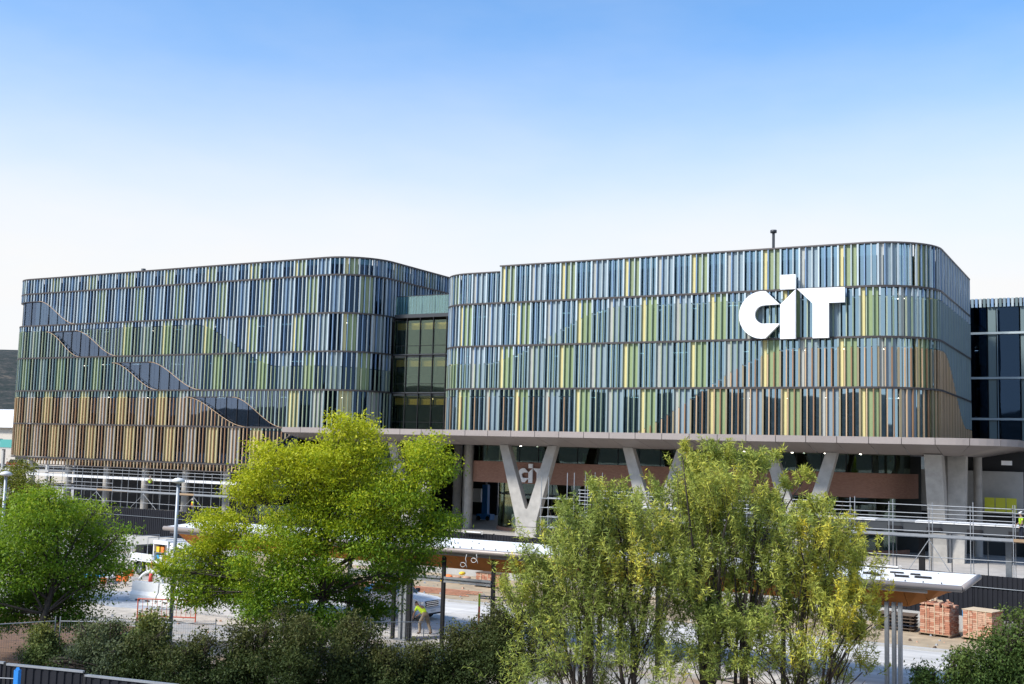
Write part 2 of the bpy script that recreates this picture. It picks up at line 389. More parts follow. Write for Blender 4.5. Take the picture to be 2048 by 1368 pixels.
# ------------------------------------------------------------------ left wing
LW = FP(-123.1, -68.5, 4.0, 5.0, 92.0)
lw = thing('office_building', 'left wing of the office block, blue-green fins above brown fins, with curved ribbon windows', 'building', (-96, 92, 0))
L_END = -68.5 - 5 + 5 * math.pi / 2
LROWS = [  # z0, z1, phase of the yellow panel, s range
    (6.65, 10.60, -107.65, -125.4, -76.3), (10.60, 14.55, -109.15, -125.4, L_END + .4), (14.55, 18.50, -107.35, -125.4, L_END + .4),
    (18.50, 22.45, -102.7, -125.4, L_END + .4), (22.45, 26.40, -107.3, -125.4, L_END + 18), (26.40, 28.22, -109.0, -125.4, L_END + 18)]
def LW1(x): return 21.77 - 4.75 * sstep(-91.5, -79.0, x) - .25 * sstep(-75, -66, x)
def LW2(x): return 13.76 - 3.5 * sstep(-91.5, -82.0, x)
RIB = {0: (None, 'E', 10.6), 1: ((-92.1, -83.2), (-85.3, -78.2), 13.80), 2: ((-103.9, -96.4), (-98.0, -90.0), 17.75), 3: ((-115.5, -109.4), (-110.4, -103.2), 21.65), 4: (None, (-117.2, -110.6), 25.42)}
def lspans(i, q, z0, z1):
    za, zb = z0 + .09, z1 - .09
    if i == 0:
        if q > -82.2: za = max(za, 6.65 + (q + 82.2) * .63)
        return [(za, zb)] if zb - za > .2 else []
    if i not in RIB: return [(za, zb)]
    lo, hi, zt = RIB[i]; out_ = []
    if lo is None: lo = (-200, -199)
    if q <= lo[0] and i != 4: return [(za, zb)]
    if q >= hi[1]: return [(za, zb)]
    zl = zt - (zt - z0) * sstep(lo[0], lo[1], q) if i != 4 else z0
    zh = zt - (zt - z0) * sstep(hi[0], hi[1], q)
    if zl - za > .25 and q < lo[1]: out_.append((za, zl - .06))
    out_.append((max(zh, z0) + .06, zb))
    return out_
lf = []
for i, (z0, z1, ph, sa, sb) in enumerate(LROWS):
    j0, j1 = math.ceil((sa - ph) / MOD), math.floor((sb - ph) / MOD)
    for j in range(j0, j1 + 1):
        q = ph + j * MOD + .10
        for (a, b) in lspans(i, q, z0, z1):
            for (u, v) in cut(a, b, (LW1(q), LW2(q))):
                zm = (u + v) / 2; k = j % 3
                pal = 'blue' if zm > LW1(q) else ('brown' if zm < LW2(q) else ('green' if i > 2 or q > -92 else 'dgreen'))
                lf.append((q, u, v, PAL[pal][k], FW[k]))
ph = -109.0                                       # short fringe of fins below the lowest rail
for j in range(math.ceil((-117.5 - ph) / MOD), math.floor((-83.5 - ph) / MOD) + 1):
    q = ph + j * MOD + .1; lf.append((q, max(5.85, 6.55 - max(0, q + 118) * .25) if q < -115 else 5.85, 6.56, PAL['brown'][j % 3], FW[j % 3]))
add_fins(lw, LW, lf)

PANELS_L = {0: ('p_beige', 'p_beige', 'p_lgrey', 'p_lgrey'), 1: ('p_yellow', 'p_beige', 'p_grey', 'p_lgrey'), 2: ('p_green2', 'p_green', 'p_slate', 'p_slate'),
            3: ('p_yellow', 'p_green', 'p_grey', 'p_slate'), 4: ('p_green2', 'p_green2', 'p_steel', 'p_steel'), 5: ('p_yellow', 'p_green2', 'p_steel', 'p_steel')}
PANELS_R = {k: ('p_yellow', 'p_green', 'p_grey', 'p_bluegrey') for k in range(4)}
PANELS_R[3] = ('p_yellow', 'p_green2', 'p_grey', 'p_bluegrey')
def infill(bld, path, rows, cols, open_fn=None, gname='glass'):
    for i, (z0, z1, ph, sa, sb) in enumerate(rows):
        k0, k1 = math.floor((sa - ph) / MOD), math.ceil((sb - ph) / MOD)
        c = cols[i]
        units = {0: (1, c[0]), 1: (2, c[1]), 3: (3, None), 6: (1, c[2]), 7: (2, c[3]), 9: (3, None)}
        for k in range(k0, k1 + 1):
            m = k % 12
            if m not in units: continue
            w, col = units[m]; a = max(ph + k * MOD, sa); b = min(ph + (k + w) * MOD, sb)
            if b - a < .1: continue
            zt = rows_top(path, i, z1, (a + b) / 2) - .06; zb = z0 + .06
            if col is not None and not (open_fn and open_fn(i, a, b)):
                path.strip(a + .03, b - .03, zb, zt, .19, .25).build('panel', col, bld)
            else:
                path.strip(a + .012, b - .012, zb, zt, .34, .37).build('window_pane', 'glass_ribbon' if (open_fn and open_fn(i, a, b)) else gname, bld)
def rows_top(path, i, z1, q):
    return 25.62 if (path is not LW and i == 3 and q < -52.75) else z1
def lopen(i, a, b):
    if i not in RIB or i == 0: return i == 0 and b > -80
    lo, hi, _ = RIB[i]; return b > (lo[0] if lo else -130) + .4 and a < hi[1] - .6
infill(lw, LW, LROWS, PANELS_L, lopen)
for z, sb in ((6.6, -82.0), (10.6, -76.0), (14.55, L_END + .4), (18.5, L_END + .4), (22.45, L_END + .4), (26.4, L_END + 18), (28.22, L_END + 18)):
    LW.strip(-125.4, sb, z - .075, z - .015, -.03, .46).build('rail', 'rail', lw)
    LW.strip(-125.4, sb, z + .015, z + .075, -.03, .46).build('rail', 'rail', lw)
LW.strip(-117.0, -83.2, 5.76, 5.84, -.03, .46).build('rail', 'rail', lw)
for i in (1, 2, 3, 4):                            # pale trims that follow the ribbon windows
    lo, hi, zt = RIB[i]; z0 = LROWS[i][0] + .05
    for k in range(int((hi[1] - (lo[0] if lo else -124.5)) / 1.565)):
        q = (lo[0] if lo else -124.5) + 1.0 + k * 1.565; (px, py), rz, n = LW.at(q, .30); ub('mullion', (px, py, LROWS[i][0]), (.045, .06, zt - LROWS[i][0]), rz, 'black_steel', lw)
    for c in (lo, hi):
        if c is None: continue
        pts = [(c[0] + (c[1] - c[0]) * t / 16, 91.96, zt - (zt - z0) * sstep(0, 1, t / 16)) for t in range(17)]
        MB().tube(pts, .032, 6).build('trim', 'f_otan', lw, smooth=True)
    a = lo[0] if lo else -125.4
    LW.strip(a, hi[0], zt - .025, zt + .025, -.01, .35).build('trim', 'rail', lw)
MB().tube([(-82.3, 91.96, 6.6), (-76.2, 91.96, 10.4)], .07, 6).build('trim', 'rail', lw)

def interior(bld, x0, x1, y0, y1, levels, top, core):
    for z in levels: MB().box(x0, x1, y0, y1, z - .38, z - .02).build('floor_slab', 'interior_slab', bld)
    MB().box(x0, x1, y0, y1, top - .55, top - .25).build('roof', 'roofing', bld)
    MB().box(x0 + 1, x1 - 1, y0 + core, y0 + core + .3, levels[0], top - .6).build('core_wall', 'interior_dark', bld)
    MB().box(x0, x1, y1, y1 + .3, levels[0] - .3, top - .25).build('rear_wall', 'interior_dark', bld)
LWI = FP(-122.6, -69.0, 3.5, 4.5, 92.5)
def slabpoly(path, yb, z0, z1, nm, m, bld):
    a = path.xl + path.rl - path.rl * math.pi / 2; b = path.xr - path.rr + path.rr * math.pi / 2
    pl = [path.at(q)[0] for q in path.samples(a, b)] + [(path.xr, yb), (path.xl, yb)]
    return MB().prism(pl, z0, z1, 'z').build(nm, m, bld)
for z in (6.6, 10.6, 14.55, 18.5, 22.45, 26.4): slabpoly(LWI, 121.5, z - .36, z - .04, 'floor_slab', 'interior_slab', lw)
slabpoly(LWI, 121.5, 27.4, 27.6, 'roof', 'roofing', lw)
MB().box(-119, -75, 98.5, 98.8, 6.6, 26.2).build('core_wall', 'interior_dark', lw)
MB().box(-121.9, -121.6, 97, 121.5, 6.6, 22.3).build('core_wall', 'interior_dark', lw)
MB().box(-119.3, -119.0, 93.6, 98.6, 6.7, 22.0).build('core_wall', 'interior_dark', lw)
MB().box(-122, -69.2, 121.6, 121.9, 1, 27.4).build('rear_wall', 'interior_dark', lw)
MB().box(-115.5, -83, 97.5, 97.8, 1.0, 6.2).build('ground_floor_wall', 'black_wall', lw)
MB().box(-84, -66, 95.2, 95.26, 1.0, 10.2).build('window_pane', 'glass_link', lw)
MB().box(-84, -66, 97.8, 98.0, 1.0, 10.2).build('ground_floor_wall', 'black_wall', lw)
for x in (-118, -111.5, -105, -98.8, -92.6, -86.6): rod('column', (x, 93.2, 1.0), (x, 93.2, 6.3), .42, 'column_concrete', lw, 16)
# ceiling light strips seen through the glass
for i in range(9):
    x = -119 + i * 5.6
    for z in (13.9, 17.8, 21.8): ub('ceiling_light', (x + random.uniform(-1, 1), 94.6 + random.uniform(0, 1.5), z), (1.3, .1, .04), 0, 'lamp_glow', lw)
rod('roof_vent', (-108.4, 100, 27.6), (-108.4, 100, 29.3), .18, 'dark_steel', lw); rod('roof_vent', (-108.4, 100, 29.3), (-108.4, 100, 30.2), .27, 'dark_steel', lw)

# ------------------------------------------------------------------ right wing
RW = FP(-60.1, -14.1, 4.0, 5.2, 92.0)
rw = thing('office_building', 'right wing on V columns with green and silver fins above a bronze canopy', 'building', (-37, 92, 0))
R_A = -60.1 + 4 - 4 * math.pi / 2; R_C = -14.1 - 5.2; R_D = R_C + 5.2 * math.pi / 2; R_B = R_D + 17
RROWS = [(10.62, 14.58, -51.0, R_A, R_B), (14.58, 18.60, -52.7, R_A, R_B), (18.60, 22.65, -51.0, R_A, R_B), (22.65, 26.17, -52.7, R_A, R_B)]
def RW1(x): return 16.93 + 4.93 * sstep(-54.5, -40.0, x)
def RW2(x): return 9.9 + 7.92 * sstep(-42.2, -24.5, x) - 5.9 * sstep(R_D + .5, R_D + 14, x)
rf = []
for i, (z0, z1, ph, sa, sb) in enumerate(RROWS):
    for j in range(math.ceil((sa - ph) / MOD), math.floor((sb - ph) / MOD) + 1):
        q = ph + j * MOD + .10; a, b = z0 + .09, rows_top(RW, i, z1, q) - .08
        if i == 0: a = z0
        W3 = 13.85 if q < -45 else -9
        for (u, v) in cut(a, b, (RW1(q), RW2(q), W3)):
            zm = (u + v) / 2; k = j % 3; side = q > R_D - 1.5
            if zm > RW1(q): pal = 'blue'
            elif zm < RW2(q): pal = 'sidebrown' if side else 'brown'
            elif zm < W3: pal = 'low'
            else: pal = 'sideteal' if side else 'green'
            rf.append((q, u, v, PAL[pal][k], FW[k] * (1.15 if side else 1)))
add_fins(rw, RW, rf)
infill(rw, RW, RROWS, PANELS_R, None, 'glass_baked_sky')
for z in (14.58, 18.6, 22.65):
    RW.strip(R_A, R_B, z - .075, z - .015, -.03, .46).build('rail', 'rail', rw)
    RW.strip(R_A, R_B, z + .015, z + .075, -.03, .46).build('rail', 'rail', rw)
RW.strip(-52.75, R_B, 26.1, 26.22, -.03, .46).build('rail', 'rail', rw); RW.strip(R_A, -52.78, 25.58, 25.68, -.03, .46).build('rail', 'rail', rw)
RWI = FP(-59.6, -14.6, 3.5, 4.7, 92.5)
for z in (10.62, 14.58, 18.6, 22.65): slabpoly(RWI, 114.5, z - .36, z - .04, 'floor_slab', 'interior_slab', rw)
slabpoly(RWI, 114.5, 25.0, 25.2, 'roof', 'roofing', rw)
MB().box(-55, -20, 98.6, 98.9, 10.6, 25).build('core_wall', 'interior_dark', rw)
MB().box(-59.6, -14.7, 114.6, 114.9, 10, 25.2).build('rear_wall', 'interior_dark', rw)
for i in range(10):
    x = -57 + i * 4.4
    for z in (13.9, 17.9, 21.9): ub('ceiling_light', (x + random.uniform(-1, 1), 94.3 + random.uniform(0, 2), z), (1.4, .1, .04), random.uniform(-.1, .1), 'lamp_glow', rw)
for x in (-52, -43, -34, -25): rod('interior_column', (x, 95.5, 10.6), (x, 95.5, 25), .35, 'interior_slab', rw, 12)
rod('flue', (-28.9, 100, 25.2), (-28.9, 100, 29.2), .13, 'dark_steel', rw); rod('flue_cap', (-28.9, 100, 29.1), (-28.9, 100, 29.35), .3, 'dark_steel', rw)
# canopy: fascia panels and sloping soffit panels
CP = FP(-77.0, -8.2, .4, 4.5, 90.0); CEND = -8.2 - 4.5 + 4.5 * math.pi / 2 + 16
q = -77.0 + .4
CP.strip(q - .4 * 1.57, CEND, 10.17, 10.55, .08, 2.6).build('canopy_deck', 'black_steel', rw)
while q < CEND - .5:
    e = min(q + 2.42, CEND)
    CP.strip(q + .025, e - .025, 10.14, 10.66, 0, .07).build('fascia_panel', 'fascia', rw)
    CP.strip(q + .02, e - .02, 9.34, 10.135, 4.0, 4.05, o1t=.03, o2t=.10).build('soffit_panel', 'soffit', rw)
    q = e
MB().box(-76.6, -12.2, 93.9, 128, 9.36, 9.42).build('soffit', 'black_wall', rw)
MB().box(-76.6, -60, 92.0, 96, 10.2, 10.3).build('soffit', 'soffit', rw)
for x in (-52.6, -30.6, -26.2, -23.4, -20.5, -13.0): rod('downlight', (x, 96.2 + (x % 3) * .4, 9.30), (x, 96.2 + (x % 3) * .4, 9.355), .09, 'lamp_glow', rw)
# V columns
def vcol(cx):
    y0, y1 = 93.5, 94.25
    mb = MB()
    poly = [(cx - 1.08, 1.9), (cx + 1.08, 1.9), (cx + 1.1, 2.5), (cx + 3.0, 9.42), (cx + 2.06, 9.42), (cx + .12, 3.62), (cx, 3.5), (cx - .12, 3.62), (cx - 2.1, 9.42), (cx - 3.04, 9.42), (cx - 1.1, 2.5)]
    o = mb.prism(poly, y0, y1, 'y').build('v_column', 'column_concrete', rw)
    bv = o.modifiers.new('bevel', 'BEVEL'); bv.width = .04; bv.segments = 2; bv.limit_method = 'ANGLE'
    MB().box(cx - 1.1, cx + 1.1, y0 - .03, y1 + .03, 1.0, 1.88).build('column_plinth', 'column_concrete', o)
for cx in (-62.9, -50.1, -37.5, -24.7): vcol(cx)
mbv = MB().prism([(95.6, 1.0), (97.8, 1.0), (98.0, 2.4), (101.6, 9.42), (100.3, 9.42), (96.9, 3.4), (94.6, 9.42), (93.2, 9.42), (95.4, 2.4)], -15.0, -13.7, 'x')
mbv.build('v_column', 'column_concrete', rw)
MB().prism([(-13.66, 1.0), (-12.5, 1.0), (-12.3, 9.42), (-13.66, 9.42)], 96.0, 97.2, 'y').build('v_column', 'column_concrete', rw)
# brick upstand with glass above and below
def brickmat(name, c1, c2, mo, sx=.24, sz=.086):
    m = bpy.data.materials.new(name); m.use_nodes = True; t = m.node_tree; b = t.nodes['Principled BSDF']; b.inputs['Roughness'].default_value = .85
    g = t.nodes.new('ShaderNodeNewGeometry'); sp = t.nodes.new('ShaderNodeSeparateXYZ'); t.links.new(g.outputs['Position'], sp.inputs[0])
    ad = t.nodes.new('ShaderNodeMath'); ad.operation = 'ADD'; t.links.new(sp.outputs[0], ad.inputs[0]); t.links.new(sp.outputs[1], ad.inputs[1])
    cb = t.nodes.new('ShaderNodeCombineXYZ'); t.links.new(ad.outputs[0], cb.inputs[0]); t.links.new(sp.outputs[2], cb.inputs[1])
    bt = t.nodes.new('ShaderNodeTexBrick'); bt.inputs['Color1'].default_value = (*c1, 1); bt.inputs['Color2'].default_value = (*c2, 1); bt.inputs['Mortar'].default_value = (*mo, 1)
    bt.inputs['Scale'].default_value = 1; bt.inputs['Brick Width'].default_value = sx; bt.inputs['Row Height'].default_value = sz; bt.inputs['Mortar Size'].default_value = .010
    t.links.new(cb.outputs[0], bt.inputs['Vector']); t.links.new(bt.outputs[0], b.inputs['Base Color'])
    bp = t.nodes.new('ShaderNodeBump'); bp.inputs['Strength'].default_value = .6; bp.inputs['Distance'].default_value = .01; bp.invert = True
    t.links.new(bt.outputs['Fac'], bp.inputs['Height']); t.links.new(bp.outputs[0], b.inputs['Normal'])
    MATS[name] = m
brickmat('brickwork', (.37, .195, .135), (.30, .15, .105), (.20, .13, .10))
BR = FP(-59.3, -17.0, 1.6, 4.5, 98.0)
BR.strip(-61.5, -14.2, 5.72, 7.78, 0, .35).build('brick_upstand', 'brickwork', rw)
BG = FP(-59.0, -17.4, 1.6, 4.5, 98.45)
BL = FP(-57.6, -17.8, 3.6, 4.5, 98.9)
for pth, z0, z1, step in ((BG, 7.8, 9.36, 2.1), (BL, 1.35, 5.70, 1.9)):
    q = pth.xl + pth.rl - pth.rl * math.pi / 2
    while q < pth.xr - pth.rr + 4:
        pth.strip(q + .04, q + step - .04, z0, z1, 0, .03).build('window_pane', 'glass_link', rw)
        (px, py), rz, n = pth.at(q, .04); ub('mullion', (px, py, z0), (.07, .14, z1 - z0), rz, 'black_steel', rw)
        q += step
BL.strip(-61.5, -16, 1.0, 1.33, -.15, .2).build('brick_plinth', 'brickwork', rw)
BL.strip(-61.5, -16, 4.55, 4.70, -.03, .10).build('transom', 'black_steel', rw)
MB().box(-57, -17, 104, 104.2, 1, 9.3).build('ground_floor_wall', 'interior_dark', rw)
MB().box(-58.0, -22.5, 98.95, 104, 5.7, 7.75).build('ground_floor_wall', 'black_wall', rw)
for x, zc, w, h in ((-52.5, 8.2, .45, 1.0), (-47.6, 8.2, .4, .9), (-42.5, 8.15, .7, .9), (-39, 8.2, .5, .8), (-30.1, 8.2, .5, .8)):
    ub('interior_screen', (x, 100.6, zc - .3), (w, .06, h), 0, 'teal_panel', rw)
for x, y in ((-59.8, 99.2), (-62.6, 103.5), (-64.6, 104.8), (-70, 103)): rod('column', (x, y, 1.0), (x, y, 9.36), .46, 'column_concrete', rw, 18)

# ------------------------------------------------------------------ glazed link
gl = thing('glass_link_building', 'recessed dark glass link between the two finned wings, with yellow blinds', 'building', (-64, 97.5, 0))
XS = [-68.45 + i * 1.62 for i in range(7)]
LV = [10.62, 14.55, 18.5, 22.35]
for a, b in zip(LV[:-1], LV[1:]):
    for x0, x1 in zip(XS[:-1], XS[1:]):
        MB().box(x0 + .05, x1 - .05, 97.6, 97.64, a + .95, b - .30).build('window_pane', 'glass_link', gl)
        MB().box(x0 + .05, x1 - .05, 97.6, 97.64, a + .08, a + .89).build('window_pane', 'glass_link', gl)
        ub('blind', ((x0 + x1) / 2, 98.0, b - 1.22), (1.4, .03, .72), 0, 'blind_yellow', gl)
    for x in XS: ub('mullion', (x, 97.6, a), (.07, .2, b - a), 0, 'black_steel', gl)
    MB().box(-68.45, -59.5, 97.5, 97.7, a - .06, a + .06).build('transom', 'dark_steel', gl)
    MB().box(-68.45, -59.5, 97.55, 97.68, a + .90, a + .94).build('transom', 'black_steel', gl)
    MB().box(-68.4, -59.6, 97.75, 110, a - .4, a - .08).build('floor_slab', 'interior_slab', gl)
MB().box(-68.45, -59.5, 97.5, 112, 22.35, 22.72).build('roof', 'dark_steel', gl)
MB().box(-68.4, -59.6, 106, 106.2, 10.6, 22.3).build('core_wall', 'interior_dark', gl)
for x0, x1 in zip(XS[:-1], XS[1:]): MB().box(x0 + .03, x1 - .03, 97.75, 97.79, 22.75, 24.62).build('balustrade_pane', 'glass_balustrade', gl)
MB().box(-68.4, -59.6, 97.7, 97.84, 24.63, 24.69).build('handrail', 'dark_steel', gl)
for i in range(5): ub('ceiling_light', (-67 + i * 1.8, 99.5, 17.9 - (i % 2) * 3.9), (1.1, .1, .04), .2, 'lamp_glow', gl)

mat('p_dark', (.13, .18, .185), .5)
# ------------------------------------------------------------------ dark building behind, far right
db = thing('office_building', 'dark glazed building with pale floor bands behind the right wing, at the right edge', 'building', (0, 118, 0))
LV = [9.9, 13.1, 17.05, 21.4, 24.3]
MB().box(-16, 26, 119.2, 119.5, 1, 24.3).build('core_wall', 'black_wall', db)
MB().box(-16, 26, 118.0, 140, 24.3, 24.75).build('roof', 'dark_steel', db)
for a, b in zip(LV[:-1], LV[1:]):
    for i in range(14):
        x = -16 + i * 2.9
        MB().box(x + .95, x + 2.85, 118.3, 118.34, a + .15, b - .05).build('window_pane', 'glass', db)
        ub('panel', (x + .45, 118.25, a + .15), (.7, .1, b - a - .2), 0, 'p_dark', db)
        ub('mullion', (x + .93, 118.2, a), (.05, .2, b - a), 0, 'f_bgrey', db)
    MB().box(-16, 26, 118.0, 118.4, a - .09, a + .12).build('floor_band', 'f_silver2', db)
for i in range(70): ub('parapet_fin', (-15.8 + i * .36, 118.05, 23.95), (.22, .2, .85), 0, ('f_bgrey', 'f_blue', 'f_silver2', 'p_dark')[i % 4], db)
MB().box(-17, 26, 106.0, 106.3, 6.6, 9.9).build('wall', 'black_wall', db)
MB().box(-17.6, -9.0, 105.4, 105.7, 4.6, 8.2).build('wall', 'concrete', db)
MB().box(-9.0, -4.9, 106.0, 106.2, 1.0, 6.6).build('wall', 'black_wall', db)
MB().box(-17.6, 26, 107.0, 107.3, 1.0, 4.6).build('wall', 'interior_dark', db)
for x in (-11.9, -11.05, -10.2): ub('lime_panel', (x + .38, 104.2, 4.75), (.78, .05, 1.25), 0, 'lime_panel', db)
rod('column', (-12.4, 104.0, 1), (-12.4, 104.0, 9.4), .35, 'column_concrete', db, 16)
o = ub('lamp', (-9.6, 98.6, 8.75), (.75, .4, .35), 0, 'white_paint', db)

# ------------------------------------------------------------------ lettering
def arc(cx, cz, r, a0, a1, n=18): return [(cx + r * math.cos(R_(a0 + (a1 - a0) * i / n)), cz + r * math.sin(R_(a0 + (a1 - a0) * i / n))) for i in range(n + 1)]
def sign(label, ox, oz, k, y0, y1):
    s_ = thing('building_sign', label, 'sign', (ox, y0, oz))
    def pl(P): return [(ox + u * k, oz + v * k) for u, v in P]
    C = arc(1.98, 2.06, 1.98, 82, 278) + [(2.25, .09), (3.42, 1.25), (3.42, 1.30), (2.25, 1.33)] + arc(2.12, 2.08, .76, 275, 85) + [(2.25, 2.85), (3.42, 2.88), (2.25, 4.03)]
    I = [(3.48, .02), (4.74, .02), (4.74, 4.06), (3.48, 2.86)]
    D = [(3.46, 4.10), (4.74, 4.10), (4.74, 5.30), (3.46, 5.30)]
    T = [(4.84, 4.10), (6.12, 2.84), (6.12, .02), (7.42, .02), (7.42, 2.84), (8.68, 2.84), (8.68, 4.06)]
    for P in (C, I, T):
        o = MB().prism(pl(P), y0, y1, 'y').build('letter', 'sign_white', s_)
        if P is I: MB().prism(pl(D), y0, y1, 'y').build('letter_dot', 'sign_white', o)
    for u in (1.0, 4.1, 6.7): ub('bracket', (ox + u * k, (y0 + 92) / 2 if k > .9 else (y1 + 98) / 2, oz + 2.0 * k), (.08 * k, abs((92.2 if k > .9 else 98.05) - y1) + .1, .08), 0, 'dark_steel', s_)
    return s_
sign('large white three-letter sign fixed across the upper storeys of the right wing', -29.3, 18.50, 1.0, 91.35, 91.65)
sign('small white three-letter sign on the brick band behind the V column', -53.4, 5.82, .345, 97.7, 97.85)

# ================================================================== VEGETATION
def leafmat(name, trans=.35, rough=.55):
    m = bpy.data.materials.new(name); m.use_nodes = True; t = m.node_tree; b = t.nodes['Principled BSDF']; b.inputs['Roughness'].default_value = rough; b.inputs['Specular IOR Level'].default_value = .22
    a = t.nodes.new('ShaderNodeAttribute'); a.attribute_name = 'leafcol'; t.links.new(a.outputs['Color'], b.inputs['Base Color'])
    tr = t.nodes.new('ShaderNodeBsdfTranslucent'); sc = t.nodes.new('ShaderNodeMix'); sc.data_type = 'RGBA'; sc.blend_type = 'MULTIPLY'; sc.inputs[0].default_value = 1
    t.links.new(a.outputs['Color'], sc.inputs[6]); sc.inputs[7].default_value = (1.25, 1.3, .6, 1); t.links.new(sc.outputs[2], tr.inputs[0])
    mx_ = t.nodes.new('ShaderNodeMixShader'); mx_.inputs[0].default_value = trans; t.links.new(b.outputs[0], mx_.inputs[1]); t.links.new(tr.outputs[0], mx_.inputs[2])
    t.links.new(mx_.outputs[0], t.nodes['Material Output'].inputs[0]); MATS[name] = m
leafmat('leaf'); leafmat('leaf_dull', .22, .7)

def leaf_mesh(name, P, D, Nn, Ln, Wd, colr, matname, parent):
    """P foot points, D directions, Nn normals, Ln lengths, Wd widths, colr Nx3"""
    n = len(P); D = D / np.linalg.norm(D, axis=1, keepdims=True); sd_ = np.cross(D, Nn); sd_ /= np.linalg.norm(sd_, axis=1, keepdims=True) + 1e-9
    up = np.cross(sd_, D)
    v = np.empty((n, 4, 3)); v[:, 0] = P; v[:, 1] = P + D * (Ln * .45)[:, None] + sd_ * (Wd * .5)[:, None] + up * (Wd * .18)[:, None]
    v[:, 2] = P + D * Ln[:, None]; v[:, 3] = P + D * (Ln * .45)[:, None] - sd_ * (Wd * .5)[:, None] + up * (Wd * .18)[:, None]
    me = bpy.data.meshes.new(name); me.vertices.add(4 * n); me.vertices.foreach_set('co', v.reshape(-1)); me.loops.add(4 * n); me.loops.foreach_set('vertex_index', np.arange(4 * n, dtype=np.int32))
    me.polygons.add(n); me.polygons.foreach_set('loop_start', np.arange(0, 4 * n, 4, dtype=np.int32)); me.update()
    at = me.attributes.new('leafcol', 'FLOAT_COLOR', 'POINT'); cc = np.ones((n, 4, 4)); cc[:, :, :3] = colr[:, None, :]; at.data.foreach_set('color', cc.reshape(-1))
    me.materials.append(MATS[matname]); me.update()
    o = link(name, me, parent); return stuff(o) if parent is not None else o

def rdir(n):
    v = RNG.normal(size=(n, 3)); return v / np.linalg.norm(v, axis=1, keepdims=True)

def limb(mb, a, b, r0, r1, n=5, sag=.12, segs=5):
    a, b = Vector(a), Vector(b); d = b - a; pts = []; rr = []
    k = Vector(rdir(1)[0]) * d.length * .07
    for i in range(segs + 1):
        t = i / segs; p = a + d * t; p.z += math.sin(t * math.pi) * d.length * sag * (-1 if sag < 0 else 1) * .5; p += k * math.sin(t * math.pi)
        pts.append(p); rr.append(r0 + (r1 - r0) * t)
    mb.tube(pts, rr, n); return pts

def broad_tree(name, label, base, clumps, tr, n_leaves, cols, L=.125, Wd=.056, grad=None, matname='leaf', group=None, sub=.36, flat=.42, forkz=1.8):
    t = thing(name, label, 'tree' if 'tree' in name else 'shrub', (base[0], base[1], 0), 0, group)
    cl = np.array(clumps); top = cl[:, 2].max()
    cen = cl[:, :3].mean(axis=0)
    mb = MB()
    fk = Vector((base[0] + (cen[0] - base[0]) * .2, base[1] + (cen[1] - base[1]) * .2, forkz)); up_ = Vector((cen[0], cen[1], top - 1.6))
    mb.tube([(base[0], base[1], -.1), (base[0] + .03, base[1], forkz * .45), fk], [tr * 1.35, tr, tr * .92], 9)
    lead = limb(mb, fk, up_, tr * .85, tr * .2, 7, 0., 8)
    for c in clumps:
        tgt = Vector(c[:3]); h = min(max(.15, (tgt.z - forkz) / (top - forkz) * .75 - .12), .85)
        st = lead[int(h * 8)]; r0 = tr * (.5 - .32 * h)
        pts = limb(mb, st, tgt, r0 * (.6 + .4 * min(1, c[3] / 1.5)), .018, 5, .10, 6)
        for _ in range(int(5 + 7 * c[3])):
            e = tgt + Vector(rdir(1)[0]) * c[3] * random.uniform(.6, .95); e.z = max(e.z, .4); limb(mb, pts[random.choice((3, 4, 5))], e, .018, .006, 3, .08, 3)
    mb.build('trunk', 'bark', t, smooth=True, fix=False)
    if sub > .1:
        ex = []
        for c in clumps:
            for _ in range(3):
                d = rdir(1)[0]; d[2] = d[2] * .6 + .15; k = c[3] * random.uniform(.95, 1.25); e = (c[0] + d[0] * k, c[1] + d[1] * k, max(1.2 if sub > .25 else .3, c[2] + d[2] * k), c[3] * random.uniform(.2, .36)); ex.append(e)
        cl = np.array([(a, b, z, r * random.uniform(.72, 1.0)) for a, b, z, r in clumps] + ex)
    w = cl[:, 3] ** 2.1; w /= w.sum(); Ps, Cs = [], []
    cols = np.array(cols)
    zmin, zmax = cl[:, 2].min(), top
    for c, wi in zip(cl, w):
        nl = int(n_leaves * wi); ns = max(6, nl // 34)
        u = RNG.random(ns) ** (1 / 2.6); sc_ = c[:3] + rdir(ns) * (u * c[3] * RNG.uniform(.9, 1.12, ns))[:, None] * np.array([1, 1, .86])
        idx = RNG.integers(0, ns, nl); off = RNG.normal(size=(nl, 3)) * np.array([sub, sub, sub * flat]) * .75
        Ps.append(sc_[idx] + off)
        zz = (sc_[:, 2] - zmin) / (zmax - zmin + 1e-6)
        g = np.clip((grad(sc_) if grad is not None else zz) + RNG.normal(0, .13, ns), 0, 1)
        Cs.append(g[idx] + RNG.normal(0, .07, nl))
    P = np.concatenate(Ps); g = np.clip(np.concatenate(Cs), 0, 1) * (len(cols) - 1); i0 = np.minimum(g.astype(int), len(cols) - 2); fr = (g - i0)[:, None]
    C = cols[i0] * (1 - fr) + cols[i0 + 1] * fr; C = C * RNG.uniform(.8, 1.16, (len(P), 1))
    keep = P[:, 2] > .15; P, C = P[keep], C[keep]; n = len(P)
    D = rdir(n) + np.array([0, 0, -.35]); Nn = rdir(n) * .9 + np.array([0, 0, .75])
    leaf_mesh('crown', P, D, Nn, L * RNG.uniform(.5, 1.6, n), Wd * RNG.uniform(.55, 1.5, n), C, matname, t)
    return t

